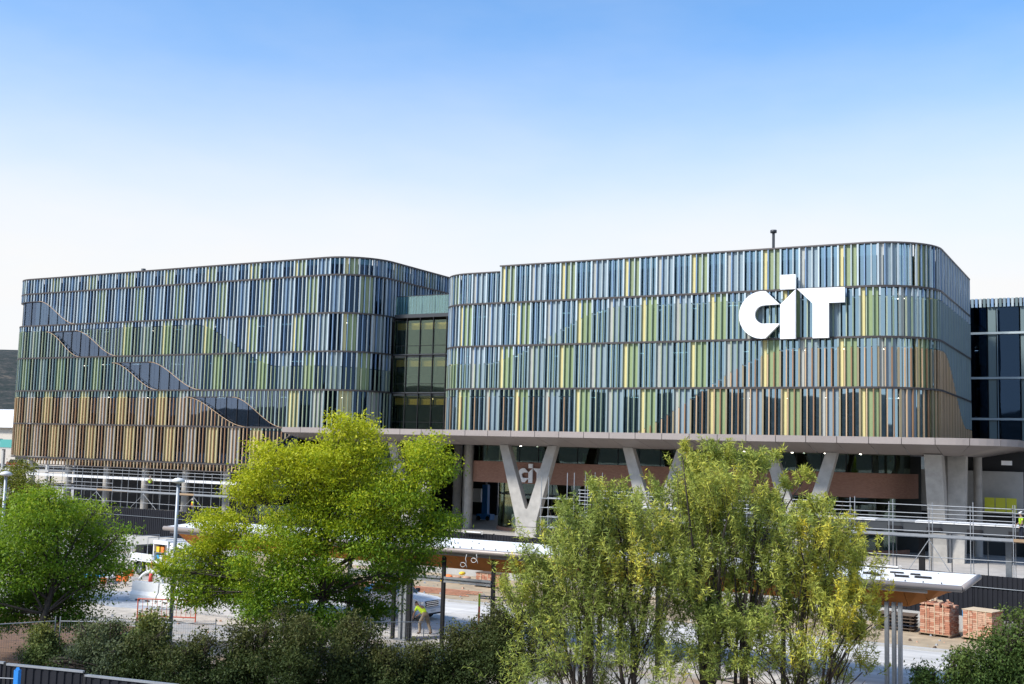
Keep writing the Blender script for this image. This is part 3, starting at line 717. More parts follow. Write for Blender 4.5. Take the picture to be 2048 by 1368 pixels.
def willow(name, label, bases, clumps, n_leaves, cols, L=.20, Wd=.033, group=None, yel=None):
    cx = sum(b[0] for b in bases) / len(bases); cyy = sum(b[1] for b in bases) / len(bases)
    t = thing(name, label, 'tree', (cx, cyy, 0), 0, group); mb = MB(); cl = np.array(clumps)
    Ps, Ds, Cs = [], [], []; cols = np.array(cols); w = cl[:, 3] ** 2; w /= w.sum()
    for c, wi in zip(clumps, w):
        c0 = Vector(c[:3]); r = c[3]; foot = c0 - Vector((0, 0, r * .9)); b = min(bases, key=lambda q: (q[0] - c0.x) ** 2 + (q[1] - c0.y) ** 2 + random.random())
        st = Vector((b[0] + random.uniform(-.25, .25), b[1] + random.uniform(-.25, .25), -.1))
        mid = Vector((st.x + (foot.x - st.x) * .35, st.y + (foot.y - st.y) * .35, foot.z * .55))
        if foot.z > .8:
            rr = .022 + .0075 * min(foot.z, 6)
            p = limb(mb, st, mid, rr, rr * .72, 6, .03, 4); limb(mb, mid, foot, rr * .72, .02, 5, .05, 4)
            for _ in range(4): limb(mb, p[random.choice((2, 3, 4))], Vector(p[4]).lerp(foot, random.uniform(.3, 1)) + Vector((random.uniform(-.7, .7), random.uniform(-.7, .7), random.uniform(0, .9))), .018, .008, 3, .06, 4)
        nw = max(5, int(62 * r ** 1.8)); nl = int(n_leaves * wi / nw * (.55 if c[2] < 3.0 else 1.0))
        cg = RNG.normal(0, .09)
        for _ in range(nw):
            a = np.clip(RNG.normal(0, .52, 2), -1.1, 1.1) * r; s0 = np.array([c[0] + a[0], c[1] + a[1], c[2] - r * RNG.uniform(.1, 1.15)])
            hgt = max(.4, r * RNG.uniform(.6, 1.5)); lean = np.array([a[0] * .55 + RNG.normal(0, .12), a[1] * .55 + RNG.normal(0, .12), hgt])
            tt = RNG.random(nl) ** .75; cur = np.stack([tt, tt, tt], 1)
            P = s0 + lean * cur + RNG.normal(0, .035, (nl, 3)) + np.stack([np.sin(tt * 3 + a[0]) * .06, np.cos(tt * 3) * .06, 0 * tt], 1)
            hd = rdir(nl); hd[:, 2] = RNG.normal(.25, .6, nl); Ps.append(P); Ds.append(hd)
            y = np.clip((yel(P) if yel else .35) + cg + RNG.normal(0, .15) + RNG.normal(0, .1, nl), 0, 1); Cs.append(y)
            if r > .3: limb(mb, s0, s0 + lean * .97, .011, .004, 3, .0, 2)
    P = np.concatenate(Ps); D = np.concatenate(Ds); g = np.concatenate(Cs) * (len(cols) - 1); i0 = np.minimum(g.astype(int), len(cols) - 2); fr = (g - i0)[:, None]
    C = (cols[i0] * (1 - fr) + cols[i0 + 1] * fr) * RNG.uniform(.75, 1.25, (len(P), 1))
    k = P[:, 2] > .1; P, D, C = P[k], D[k], C[k]; n = len(P)
    mb.build('trunk', 'bark', t, smooth=True, fix=False)
    leaf_mesh('crown', P, D, rdir(n) * .9 + np.array([0, 0, .5]), L * RNG.uniform(.6, 1.25, n), Wd * RNG.uniform(.7, 1.3, n), C, 'leaf_dull', t)
    return t
T_YEL=((-29.36, 37.5), [(-27.14, 36.46, 8.69, 1.35), (-27.19, 35.66, 9.55, 0.6), (-29.6, 35.99, 7.83, 1.5), (-24.45, 37.59, 8.28, 1.0), (-25.11, 36.89, 7.2, 1.2), (-27.89, 37.1, 6.69, 1.8), (-32.95, 36.86, 7.0, 0.95), (-33.54, 36.13, 5.23, 1.2), (-34.37, 35.63, 3.98, 1.1), (-33.58, 33.34, 3.8, 0.6), (-30.06, 36.76, 4.99, 1.8), (-26.55, 37.38, 5.17, 1.5), (-24.56, 37.91, 5.65, 0.9), (-23.79, 37.95, 6.08, 0.45), (-29.87, 35.42, 3.33, 1.5), (-29.76, 39.13, 3.01, 1.3), (-27.65, 39.74, 3.53, 0.9), (-28.35, 39.39, 2.18, 0.8), (-33.05, 36.67, 2.76, 1.1), (-28.47, 36.24, 2.01, 1.0), (-30.04, 35.27, 8.22, 0.7), (-26.12, 39.0, 8.75, 0.6), (-29.47, 37.74, 8.04, 1.2), (-34.32, 36.27, 2.49, 0.8), (-34.19, 36.36, 3.52, 1.1), (-30.2, 34.7, 2.31, 1.0), (-30.35, 37.35, 1.41, 1.0), (-28.73, 38.56, 1.52, 0.9), (-25.84, 39.03, 4.33, 0.8), (-33.03, 33.52, 2.96, 0.6)])
T_GRN=((-37.95, 30.72), [(-38.52, 31.64, 6.06, 0.8), (-38.23, 30.28, 5.43, 1.3), (-39.01, 33.36, 5.26, 1.1), (-37.92, 33.77, 4.48, 0.8), (-36.31, 33.27, 5.17, 0.35), (-39.43, 30.64, 3.97, 1.5), (-39.89, 32.95, 3.58, 1.6), (-37.46, 32.94, 3.35, 1.0), (-40.75, 32.52, 2.11, 1.3), (-39.02, 33.36, 1.97, 1.0), (-40.49, 31.16, 1.77, 0.9), (-41.01, 30.2, 4.29, 1.4), (-36.9, 33.31, 3.76, 0.6), (-38.32, 32.08, 1.47, 0.6), (-40.58, 29.58, 2.61, 1.2), (-38.34, 30.97, 6.68, 0.35), (-38.0, 33.33, 6.03, 0.3)])
T_OLV=(None, [(-52.94, 40.81, 6.44, 1.1), (-52.14, 41.32, 5.93, 0.9), (-54.67, 41.6, 5.14, 1.1), (-52.77, 41.76, 4.69, 1.0), (-53.71, 41.66, 7.21, 0.5)])
T_W1=(None, [(-18.48, 34.89, 4.78, 0.7), (-18.82, 34.3, 4.13, 0.5), (-18.32, 36.81, 5.79, 0.65), (-16.34, 34.87, 6.58, 0.75), (-15.92, 35.8, 7.5, 0.5), (-15.1, 35.55, 6.87, 0.85), (-14.75, 37.4, 6.22, 0.8), (-16.85, 35.02, 5.39, 1.2), (-15.48, 36.08, 5.24, 1.3), (-18.62, 35.95, 3.65, 1.1), (-16.51, 35.55, 3.71, 1.2), (-15.33, 37.11, 3.48, 1.1), (-19.2, 36.39, 1.99, 0.9), (-16.53, 34.89, 2.3, 0.7), (-18.23, 33.87, 1.62, 0.8), (-14.01, 36.47, 4.98, 0.9), (-17.83, 36.09, 6.94, 0.3), (-16.55, 36.34, 6.17, 1.0), (-16.23, 34.97, 7.58, 0.25), (-17.72, 34.99, 2.99, 0.9), (-15.76, 35.58, 2.46, 0.8), (-14.94, 37.09, 2.34, 0.8), (-14.01, 36.12, 1.92, 0.7), (-16.78, 37.07, 1.13, 0.6), (-18.44, 36.88, 1.14, 0.6)])
T_W2=(None, [(-14.18, 39.8, 8.49, 0.75), (-13.3, 39.43, 8.96, 0.5), (-15.01, 39.48, 7.47, 0.75), (-12.29, 37.48, 7.86, 0.9), (-11.79, 38.67, 8.64, 0.5), (-11.95, 41.04, 8.88, 0.3), (-14.35, 39.27, 6.52, 1.1), (-12.57, 38.94, 6.28, 1.1), (-11.97, 41.14, 7.11, 0.7), (-14.05, 39.02, 5.13, 0.9), (-12.86, 40.45, 4.76, 0.9), (-10.87, 39.27, 7.98, 0.3), (-10.28, 39.19, 8.26, 0.28), (-13.34, 38.51, 7.46, 0.9), (-13.8, 36.95, 9.0, 0.25), (-13.66, 38.5, 3.82, 0.9), (-13.04, 41.04, 3.26, 0.8), (-13.04, 38.83, 2.31, 0.6), (-13.44, 37.4, 2.45, 0.7)])
T_W3=(None, [(-10.0, 37.84, 6.63, 0.8), (-9.24, 38.74, 6.47, 0.7), (-9.28, 41.09, 5.49, 0.8), (-10.01, 39.16, 5.24, 1.0), (-8.57, 39.78, 4.46, 0.7), (-9.38, 38.65, 4.17, 0.9), (-11.18, 40.96, 3.61, 0.9), (-8.92, 40.23, 3.05, 0.7), (-8.09, 39.83, 3.67, 0.35), (-9.82, 38.43, 2.69, 0.7), (-11.53, 37.39, 3.3, 0.8), (-12.81, 37.09, 3.38, 0.7), (-8.75, 41.38, 1.9, 0.45), (-12.68, 37.26, 1.9, 0.5), (-9.41, 38.08, 7.31, 0.4), (-11.16, 38.99, 5.17, 0.9), (-10.86, 38.58, 2.4, 0.7), (-9.99, 41.91, 1.51, 0.6), (-11.63, 37.73, 1.95, 0.6), (-10.54, 39.9, 1.41, 0.5)])
S_ALL=(None, [(-32.88, 28.99, 1.55, 0.75), (-31.8, 28.96, 1.15, 0.5), (-31.34, 30.17, 2.17, 0.55), (-30.89, 29.58, 1.34, 0.9), (-28.92, 30.23, 1.37, 1.0), (-27.58, 31.26, 1.63, 1.1), (-25.8, 31.52, 2.04, 1.0), (-24.52, 32.96, 1.81, 1.1), (-23.3, 33.37, 1.46, 0.9), (-22.8, 34.81, 1.57, 1.0), (-21.34, 35.47, 1.98, 1.0), (-19.97, 35.57, 2.45, 1.0), (-29.44, 29.6, 0.98, 0.9), (-33.36, 27.84, 0.89, 0.4)])
S_R=(None, [(-4.49, 41.51, 2.68, 1.05), (-3.6, 41.92, 3.04, 1.2), (-5.37, 41.08, 1.99, 0.7), (-6.67, 41.3, 1.45, 0.45), (-4.35, 41.57, 1.55, 1.0)])
G_MID = [(.035, .085, .012), (.075, .155, .016), (.13, .215, .018), (.26, .275, .018)]
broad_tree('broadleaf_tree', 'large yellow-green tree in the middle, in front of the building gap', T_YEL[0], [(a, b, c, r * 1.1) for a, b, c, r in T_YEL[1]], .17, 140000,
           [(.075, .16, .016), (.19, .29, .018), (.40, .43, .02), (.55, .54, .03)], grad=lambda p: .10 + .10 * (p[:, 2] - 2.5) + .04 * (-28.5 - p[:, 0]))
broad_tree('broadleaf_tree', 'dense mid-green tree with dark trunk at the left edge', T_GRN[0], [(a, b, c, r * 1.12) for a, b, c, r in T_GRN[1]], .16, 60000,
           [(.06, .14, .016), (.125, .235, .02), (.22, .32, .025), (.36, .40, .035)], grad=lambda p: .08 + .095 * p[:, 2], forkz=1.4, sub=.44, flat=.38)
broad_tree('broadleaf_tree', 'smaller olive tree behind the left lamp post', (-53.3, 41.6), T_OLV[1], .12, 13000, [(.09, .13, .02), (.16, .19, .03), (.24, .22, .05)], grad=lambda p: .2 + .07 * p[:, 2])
GW = [(.15, .20, .045), (.30, .35, .075), (.45, .45, .08), (.66, .53, .045)]
willow('narrow_leaf_tree', 'broad grey-green narrow-leaved tree right of centre with many thin stems', [(-17.0, 36.2), (-15.6, 36.8)], T_W1[1], 72000, GW, yel=lambda p: .30 + .02 * (p[:, 2] - 4))
willow('narrow_leaf_tree', 'tallest narrow-leaved tree, its pointed top in front of the canopy', [(-13.3, 38.6), (-12.3, 39.2)], T_W2[1], 50000, GW, yel=lambda p: .36 + .03 * (p[:, 2] - 5))
willow('narrow_leaf_tree', 'yellowing narrow-leaved tree beside the right shelter post', [(-10.6, 40.0), (-9.8, 40.6)], T_W3[1], 50000, GW, yel=lambda p: .48 + .10 * (p[:, 0] + 10))
SHC = [(.024, .043, .012), (.048, .070, .018), (.09, .094, .028)]
LBL = ['grey-green shrub beside the mesh fence panels', None, 'young light-leaved sapling in front of the dark material pile', 'leafy shrub under the light-leaved sapling', 'dark shrub left of the yellow-green tree trunk',
       'broad dark shrub below the yellow-green tree', 'dark rounded shrub under the crown of the yellow-green tree', 'brownish dark shrub left of the bending worker', 'low dark shrub below the grey shelter columns',
       'dark shrub just below the bending worker', 'dark shrub right of the bending worker', 'dark shrub meeting the narrow-leaved trees', None, None]
sh = S_ALL[1]
def shrub(lbl, cl, n, cols=SHC, L=.10, W_=.05):
    b = cl[0]; broad_tree('garden_shrub', lbl, (b[0], b[1]), cl, .035, n, cols, L, W_, None, 'leaf_dull', 'shrubs along the near edge of the site', .2, .9, .35)
def sub_cl(c, k=5):
    out_ = [c]
    for i in range(k):
        a = 2 * math.pi * i / k + c[0]; out_.append((c[0] + math.cos(a) * c[3] * .6, c[1] + math.sin(a) * c[3] * .5, max(.4, c[2] - c[3] * (.5 + .5 * (i % 3))), c[3] * .75))
    out_.append((c[0] + .2 * c[3], c[1], c[2] + .55 * c[3], c[3] * .45)); out_.append((c[0] - .4 * c[3], c[1], c[2] + .4 * c[3], c[3] * .4))
    for _ in range(4): out_.append((c[0] + random.uniform(-.8, .8) * c[3], c[1] + random.uniform(-.4, .4) * c[3], c[2] + c[3] * random.uniform(.55, 1.05), c[3] * random.uniform(.14, .26)))
    return out_
LIGHT = [(.07, .105, .03), (.11, .15, .045), (.19, .2, .05)]
GREY = [(.05, .075, .04), (.085, .11, .055), (.12, .14, .06)]
sh = [(c[0], c[1], c[2] - (.62 if i == 9 else (.35 if i in (8, 10) else .08)) if i > 3 else c[2], c[3]) for i, c in enumerate(sh)]
for i, c in enumerate(sh):
    if LBL[i] is None: continue
    ex = [sh[1]] if i == 0 else ([sh[12]] if i == 4 else ([sh[13]] if i == 3 else []))
    cl = sub_cl(c)
    for e in ex: cl += sub_cl(e, 4)
    shrub(LBL[i], cl, int(15000 * c[3] ** 1.6), GREY if i == 0 else (LIGHT if i == 2 else SHC), .12 if i == 2 else .10)
shrub('yellowish low shrub around the dark tree trunk', sub_cl((-37.0, 30.2, 1.1, .6), 4), 7000, LIGHT, .11)
shrub('bright green shrub cut by the left edge above the corner fence', sub_cl((-38.9, 27.6, 2.2, .8), 4), 9000, LIGHT, .14, .06)
shrub('thin pale shrub between sapling and mesh fence', sub_cl((-34.6, 31.3, 1.3, .7), 4), 7000, GREY, .10)
cl = [];  [cl.extend(sub_cl((c[0] + .15, c[1], c[2] - .15, c[3] * .85), 4)) for c in (S_R[1][0], S_R[1][1], S_R[1][4])]
shrub('glossy green shrub in the bottom right corner', cl, 22000, [(.028, .06, .014), (.055, .10, .022), (.10, .14, .03)], .12, .05)
shrub('small glossy shrub at the bottom edge left of the corner shrub', sub_cl(S_R[1][3], 4) + sub_cl(S_R[1][2], 4), 9000, [(.028, .06, .014), (.055, .10, .022), (.10, .14, .03)], .12, .05)

# ================================================================== SITE OBJECTS
def ribbed(n=10, w=2.38, h=2.2, d=.035):
    """trapezoid-ribbed steel sheet, foot at z 0, centred on x"""
    mb = MB(); p = w / n; pr = []
    for i in range(n):
        x = -w / 2 + i * p; pr += [(x, 0), (x + p * .62, 0), (x + p * .70, d), (x + p * .92, d)]
    pr.append((w / 2, 0))
    front = pr; back = [(x, y + .012) for x, y in reversed(pr)]
    me = MB().prism([(x, y - d / 2) for x, y in front] + [(x, y - d / 2) for x, y in back], 0, h, 'z')
    m_ = bpy.data.meshes.new('ribbed_sheet'); m_.from_pydata(me.v, [], me.f); m_.materials.append(None); m_.update(); return m_
SHEET = ribbed()
def hoarding(label, pts, z0, h, base=True):
    f = thing('hoarding_fence', label, 'fence', (*pts[0], 0)); step = 2.4
    for (ax, ay), (bx, by) in zip(pts[:-1], pts[1:]):
        L_ = math.hypot(bx - ax, by - ay); n = max(1, round(L_ / step)); rz = math.atan2(by - ay, bx - ax)
        ux, uy = (bx - ax) / L_, (by - ay) / L_; st = L_ / n
        for i in range(n):
            c = (ax + ux * (i + .5) * st, ay + uy * (i + .5) * st)
            ub('sheet', (c[0], c[1], z0 + random.uniform(-.02, .02)), (st / 2.4, 1, h / 2.2), rz, 'hoarding', f, SHEET)
            p = (ax + ux * i * st, ay + uy * i * st)
            ub('post', (p[0] - uy * .06, p[1] + ux * .06, 0), (.08, .08, z0 + h + .03), rz, 'black_steel', f)
            rod('rail', (p[0] + uy * .05, p[1] - ux * .05, z0 + h * .72), (p[0] + ux * st + uy * .05, p[1] + uy * st - ux * .05, z0 + h * .72), .022, 'galv_dark', f)
            if base and i % 2 == 0: ub('base_block', (ax + ux * (i + 1) * st, ay + uy * (i + 1) * st, 0), (2 * st - .06, .55, z0 + .04), rz, 'concrete', f)
    return f
hoarding('long black ribbed hoarding on pale concrete blocks between road and building', [(-128, 72.2), (-78, 71.4), (-40, 69.9), (-8, 65.1), (14, 61.8)], .75, 2.25)
nf = thing('hoarding_fence', 'black ribbed fence with pale capping in the bottom left corner', 'fence', (-28, 23.4, 0))
for k, (a, b, z) in enumerate((((-34.9, 22.2), (-29.95, 23.15), 2.13), ((-29.9, 23.16), (-27.2, 23.72), 2.10), ((-27.15, 23.75), (-24.0, 24.3), 2.0), ((-23.95, 24.3), (-21, 24.8), 1.9))):
    L_ = math.hypot(b[0] - a[0], b[1] - a[1]); rz = math.atan2(b[1] - a[1], b[0] - a[0]); n = max(1, round(L_ / 2.4))
    for i in range(n):
        t = (i + .5) / n; ub('sheet', (a[0] + (b[0] - a[0]) * t, a[1] + (b[1] - a[1]) * t, .05), (L_ / n / 2.4, 1, (z - .1) / 2.2), rz, 'hoarding', nf, SHEET)
    ub('capping', ((a[0] + b[0]) / 2, (a[1] + b[1]) / 2, z - .05), (L_, .09, .06), rz, 'galv', nf)
    ub('post', (a[0], a[1], 0), (.09, .09, z + .02), rz, 'black_steel', nf)
bp_ = thing('fence_post', 'bright blue square post in front of the bottom left fence', 'post', (-27.0, 21.3, 0))
ub('shaft', (-27.0, 21.3, 0), (.135, .135, 2.52), .3, 'blue_plastic', bp_); MB().tube([(-27.0, 21.3, 2.52), (-27.0, 21.3, 2.58)], [.085, .05], 4).build('cap', 'blue_plastic', bp_)
rod('wire', (-27.06, 21.28, 2.28), (-32.5, 19.6, 2.15), .012, 'galv', bp_, 5)

# temporary mesh fence panels on the left
def mesh_panel(label, a, b, h=1.85):
    t = thing('mesh_fence_panel', label, 'fence', (a[0], a[1], 0), 0, 'temporary mesh fence panels')
    A, B = Vector((*a, 0)), Vector((*b, 0)); Z = Vector((0, 0, 1))
    for p in (A, B): rod('frame_post', p + Z * .03, p + Z * (h + .18), .022, 'galv', t)
    for z in (.12, h): rod('frame_rail', A + Z * z, B + Z * z, .019, 'galv', t)
    mb = MB(); n = int((B - A).length / .085)
    for i in range(1, n): p = A.lerp(B, i / n); mb.tube([p + Z * .12, p + Z * h], .0035, 3, cap=False)
    for k in range(1, 8): z = .12 + (h - .12) * k / 8; mb.tube([A + Z * z, B + Z * z], .0035, 3, cap=False)
    stuff(mb.build('wire_mesh', 'galv_dark', t, fix=False))
    ub('foot_block', (a[0], a[1], 0), (.65, .22, .13), .7, 'concrete', t)
mesh_panel('mesh fence panel at the far left in front of the dark tree trunk', (-38.3, 27.6), (-36.75, 30.55))
mesh_panel('mesh fence panel behind the grey-green shrub', (-36.6, 30.65), (-34.2, 32.2))
mesh_panel('mesh fence panel behind the dark material pile', (-34.1, 32.3), (-31.7, 33.9))
mesh_panel('mesh fence panel below the yellow-green tree', (-29.8, 36.3), (-27.4, 37.9))
mesh_panel('mesh fence panel beside the grey shelter columns', (-27.3, 38.0), (-25.6, 39.3))

# lamp posts
def lamp_post(label, x, y, h):
    t = thing('street_lamp', label, 'street lamp', (x, y, 0), 0, 'grey lamp posts')
    MB().tube([(x, y, 0), (x, y, h * .5), (x, y, h)], [.10, .085, .07], 12).build('pole', 'grey_pole', t, smooth=True)
    MB().tube([(x, y, h - .05), (x, y, h + .02), (x, y, h + .10), (x, y, h + .17), (x, y, h + .20)], [.10, .29, .27, .16, .03], 18).build('lamp_head', 'plastic_white', t, smooth=True)
    ub('base_plate', (x, y, 0), (.4, .4, .03), 0, 'galv_dark', t)
lamp_post('tall grey lamp post with white domed head left of the yellow-green tree', -37.4, 37.2, 7.05)
lamp_post('grey lamp post with white domed head at the left edge', -48.3, 36.7, 7.0)

# ------------------------------------------------------------------ bus shelter
sh_ = thing('bus_shelter', 'long shelter with white roof and rust-brown underside along the road', 'shelter', (-26, 45.5, 0))
XL, XR = -45.8, -5.8
MB().hexa([(XL + 1, 43.85, 4.33), (XR, 43.95, 4.33), (XR, 48.2, 4.36), (XL, 47.9, 4.36), (XL + 1, 43.85, 4.43), (XR, 43.95, 4.43), (XR, 48.2, 4.50), (XL, 47.9, 4.50)]).build('roof', 'white_paint', sh_)
mb = MB().tube([(XL + .9, 43.82, 4.33), (XR, 43.9, 4.33)], .12, 10); mb.build('roof_edge', 'fascia', sh_, smooth=True)
MB().tube([(XR + .02, 43.9, 4.36), (XR + .05, 48.2, 4.42)], .11, 8).build('roof_edge', 'fascia', sh_, smooth=True)
MB().box(XL + 1.2, XR - 1.2, 43.95, 44.05, 4.08, 4.22).build('gutter', 'fascia', sh_)
xs = [XL + 1.4 + i * 2.45 for i in range(15)] + [-8.6, -7.9, -7.2, -6.5, XR - .05]
def hz(x): return 3.36 + .86 * sstep(-8.2, XR + .1, x) + .7 * sstep(-42, XL + 1, -(-x)) * 0
for x0, x1 in zip(xs[:-1], xs[1:]):
    z0, z1 = hz(x0), hz(x1); y0, y1 = 45.35, 45.35
    MB().hexa([(x0 + .01, y0, z0), (x1 - .01, y1, z1), (x1 - .01, y1 + .04, z1 + .04), (x0 + .01, y0 + .04, z0 + .04), (x0 + .01, 44.0, 4.28), (x1 - .01, 44.0, 4.28), (x1 - .01, 44.05, 4.31), (x0 + .01, 44.05, 4.31)]).build('soffit_panel', 'brown_panel', sh_)
    MB().hexa([(x0 + .01, y0 + .03, z0), (x1 - .01, y1 + .03, z1), (x1 - .01, y1 + .06, z1 + .04), (x0 + .01, y0 + .06, z0 + .04), (x0 + .01, 47.6, 4.28), (x1 - .01, 47.6, 4.28), (x1 - .01, 47.6, 4.31), (x0 + .01, 47.6, 4.31)]).build('soffit_panel', 'brown_panel', sh_)
mb = MB()
x = XL + 1.5
while x < XR - .5:
    mb.box(x, x + .035, 44.15, 44.2, 4.43, 4.49)
    x += .62 + random.uniform(-.03, .03)
for _ in range(60):
    x = random.uniform(XL + 1, XR - .6); y = random.uniform(45.0, 47.6); mb.box(x, x + .05, y, y + .03, 4.44, 4.49 + .02)
for x, y, w in ((-8.8, 46.6, .5), (-8.0, 46.4, .35), (-9.6, 45.6, .55), (-9.2, 45.2, .3), (-8.4, 45.4, .5), (-7.7, 45.5, .6), (-10.6, 46.9, .4)): mb.box(x, x + w, y, y + .16, 4.44, 4.53)
stuff(mb.build('roof_clips', 'black_steel', sh_, fix=False))
for x in (-33.3, -30.7, -28.0, -25.4, -22.8, -20.2, -17.6, -15.0, -12.4): ub('post', (x, 44.5, 0), (.15, .15, 4.1), 0, 'black_steel', sh_); ub('bracket', (x, 44.5, 4.02), (.26, .26, .12), 0, 'timber_dark', sh_)
ub('stub_post', (-29.75, 44.4, 0), (.17, .15, 2.85), 0, 'black_steel', sh_)
for (x0, x1) in ((-30.65, -28.1), (-27.9, -25.45), (-33.2, -30.75)):
    MB().box(x0, x1, 44.34, 44.40, 2.98, 3.08).box(x0, x1, 44.42, 44.48, 2.90, 2.98).box(x0, x1, 44.33, 44.40, 2.82, 2.90).build('beam', 'galv', sh_)
for cx in (-30.15, -8.35):
    for dx in (-.26, 0, .22): MB().box(cx + dx, cx + dx + .13, 44.5, 44.75, 0, 3.6).build('channel_column', 'galv', sh_)
    ub('base_plate', (cx + .02, 44.62, 0), (.9, .5, .04), 0, 'galv_dark', sh_)
for x, z in ((-26.5, 3.62), (-25.95, 3.85)):
    pts = [(x + .18 * math.cos(t * .5) * (1 - t * .02), 43.72, z + .16 * math.sin(t * .5) + .02 * t) for t in range(15)]
    MB().tube(pts + [(pts[-1][0], 43.85, 4.25)], .016, 5).build('loose_cable', 'plastic_white', sh_, smooth=True)

# ------------------------------------------------------------------ scaffolds
def scaffold(label, x0, x1, ya, yb, zg, top, decks, rails, bay=2.4, brace=3):
    t = thing('scaffold', label, 'scaffold', ((x0 + x1) / 2, ya, zg)); n = round((x1 - x0) / bay); b = (x1 - x0) / n
    for i in range(n + 1):
        x = x0 + i * b
        for y in (ya, yb): rod('standard', (x, y, zg), (x, y, top + random.uniform(-.25, .25)), .03, 'galv', t, 6)
        for z in decks: rod('transom', (x, ya, z - .06), (x, yb, z - .06), .025, 'galv', t, 6)
    for i in range(0, n, 2):
        xa, xb = x0 + i * b, x0 + min(n, i + 2) * b
        for z in rails:
            for y in (ya,):
                if random.random() < .93: rod('ledger', (xa - .1, y - .04, z + random.uniform(-.02, .02)), (xb + .1, y - .04, z + random.uniform(-.02, .02)), .026, 'galv', t, 6)
    for i in range(n):
        for z in decks:
            for k in range(3): ub('deck_board', (x0 + (i + .5) * b, ya + (yb - ya) * (k + .5) / 3, z), (b - .04, (yb - ya) / 3 - .03, .05), 0, 'galv' if (i + k) % 4 else 'timber', t)
            ub('toe_board', (x0 + (i + .5) * b, ya - .02, z + .05), (b - .02, .03, .18), 0, 'timber' if i % 5 == 2 else 'galv', t)
        if i % brace == 0: rod('brace', (x0 + i * b, ya - .05, zg + .2), (x0 + (i + 1) * b, ya - .05, decks[0] - .1), .024, 'galv', t, 6)
        elif i % brace == 1: rod('brace', (x0 + (i + 1) * b, ya - .05, zg + .2), (x0 + i * b, ya - .05, decks[0] - .1), .024, 'galv', t, 6)
    return t
scaffold('galvanised scaffold below the brown fins of the left wing', -119, -82.5, 89.2, 90.5, 1.0, 5.75, [3.25], [2.2, 3.7, 4.15, 4.9, 5.25, 5.6])
scaffold('long galvanised scaffold around the unfinished platform roof at right', -35.8, 5.0, 75.0, 76.3, .1, 6.35, [4.15], [2.0, 3.0, 4.55, 5.15, 5.4, 5.65, 5.9, 6.15])
tw = thing('scaffold_tower', 'scaffold tower beside the V column with open bays', 'scaffold', (-39.4, 78, 1.0))
for x in (-40.5, -38.3):
    for y in (78, 79.2): rod('standard', (x, y, 1.0), (x, y, 6.9 if x < -39 else 7.3), .03, 'galv', tw, 6)
for z in (1.6, 2.3, 3.1, 3.9, 4.6, 5.3):
    for y in (78, 79.2): rod('ledger', (-40.6, y, z), (-38.2, y, z), .026, 'galv', tw, 6)
rod('brace', (-40.5, 77.95, 1.2), (-38.3, 77.95, 3.9), .024, 'galv', tw, 6)
for x in (-36.8, -36.0, -35.4): rod('standard', (x, 78, 4.3), (x, 78, 7.4), .026, 'galv', tw, 6)
aw = thing('awning', 'white awning edge behind the scaffold under the left wing', 'awning', (-100, 91, 4.5))
for i in range(6): ub('awning_edge', (-115 + i * 5.9, 91.2, 4.55), (5.85, 1.1, .24), 0, 'white_paint', aw)
for i in range(7): ub('post', (-118 + i * 5.9, 91.2, 1.0), (.16, .16, 3.55), 0, 'dark_steel', aw)
pr = thing('platform_roof', 'unfinished dark platform roof with steel posts behind the scaffold at right', 'canopy', (-18, 79, 1))
MB().box(-34.6, 6, 77.0, 81.5, 4.35, 4.95).build('roof_deck', 'dark_steel', pr)
for i in range(18): ub('purlin', (-33.4 + i * 2.4, 76.95, 4.42), (.9, .12, .28), 0, 'black_steel', pr); ub('roof_edge', (-33.4 + i * 2.4, 77.6, 4.96), (2.36, 1.3, .12), 0, 'white_paint' if i % 4 else 'galv', pr)
for i in range(8): ub('post', (-33.6 + i * 5.2, 78.5, 1.0), (.35, .35, 3.35), 0, 'galv_dark' if i % 2 else 'black_steel', pr)
for i in range(22): rod('prop', (-34 + i * 1.9 + (i % 3) * .3, 80.2, 1.0), (-34 + i * 1.9 + (i % 3) * .3, 80.2, 4.35), .035, 'galv_dark', pr, 6)
for k, x in enumerate((-20.4, -17.5)): o = ub('tool_bag', (x, 77.4, 5.08), (1.5, .5, .25), .1, 'black_steel', pr)

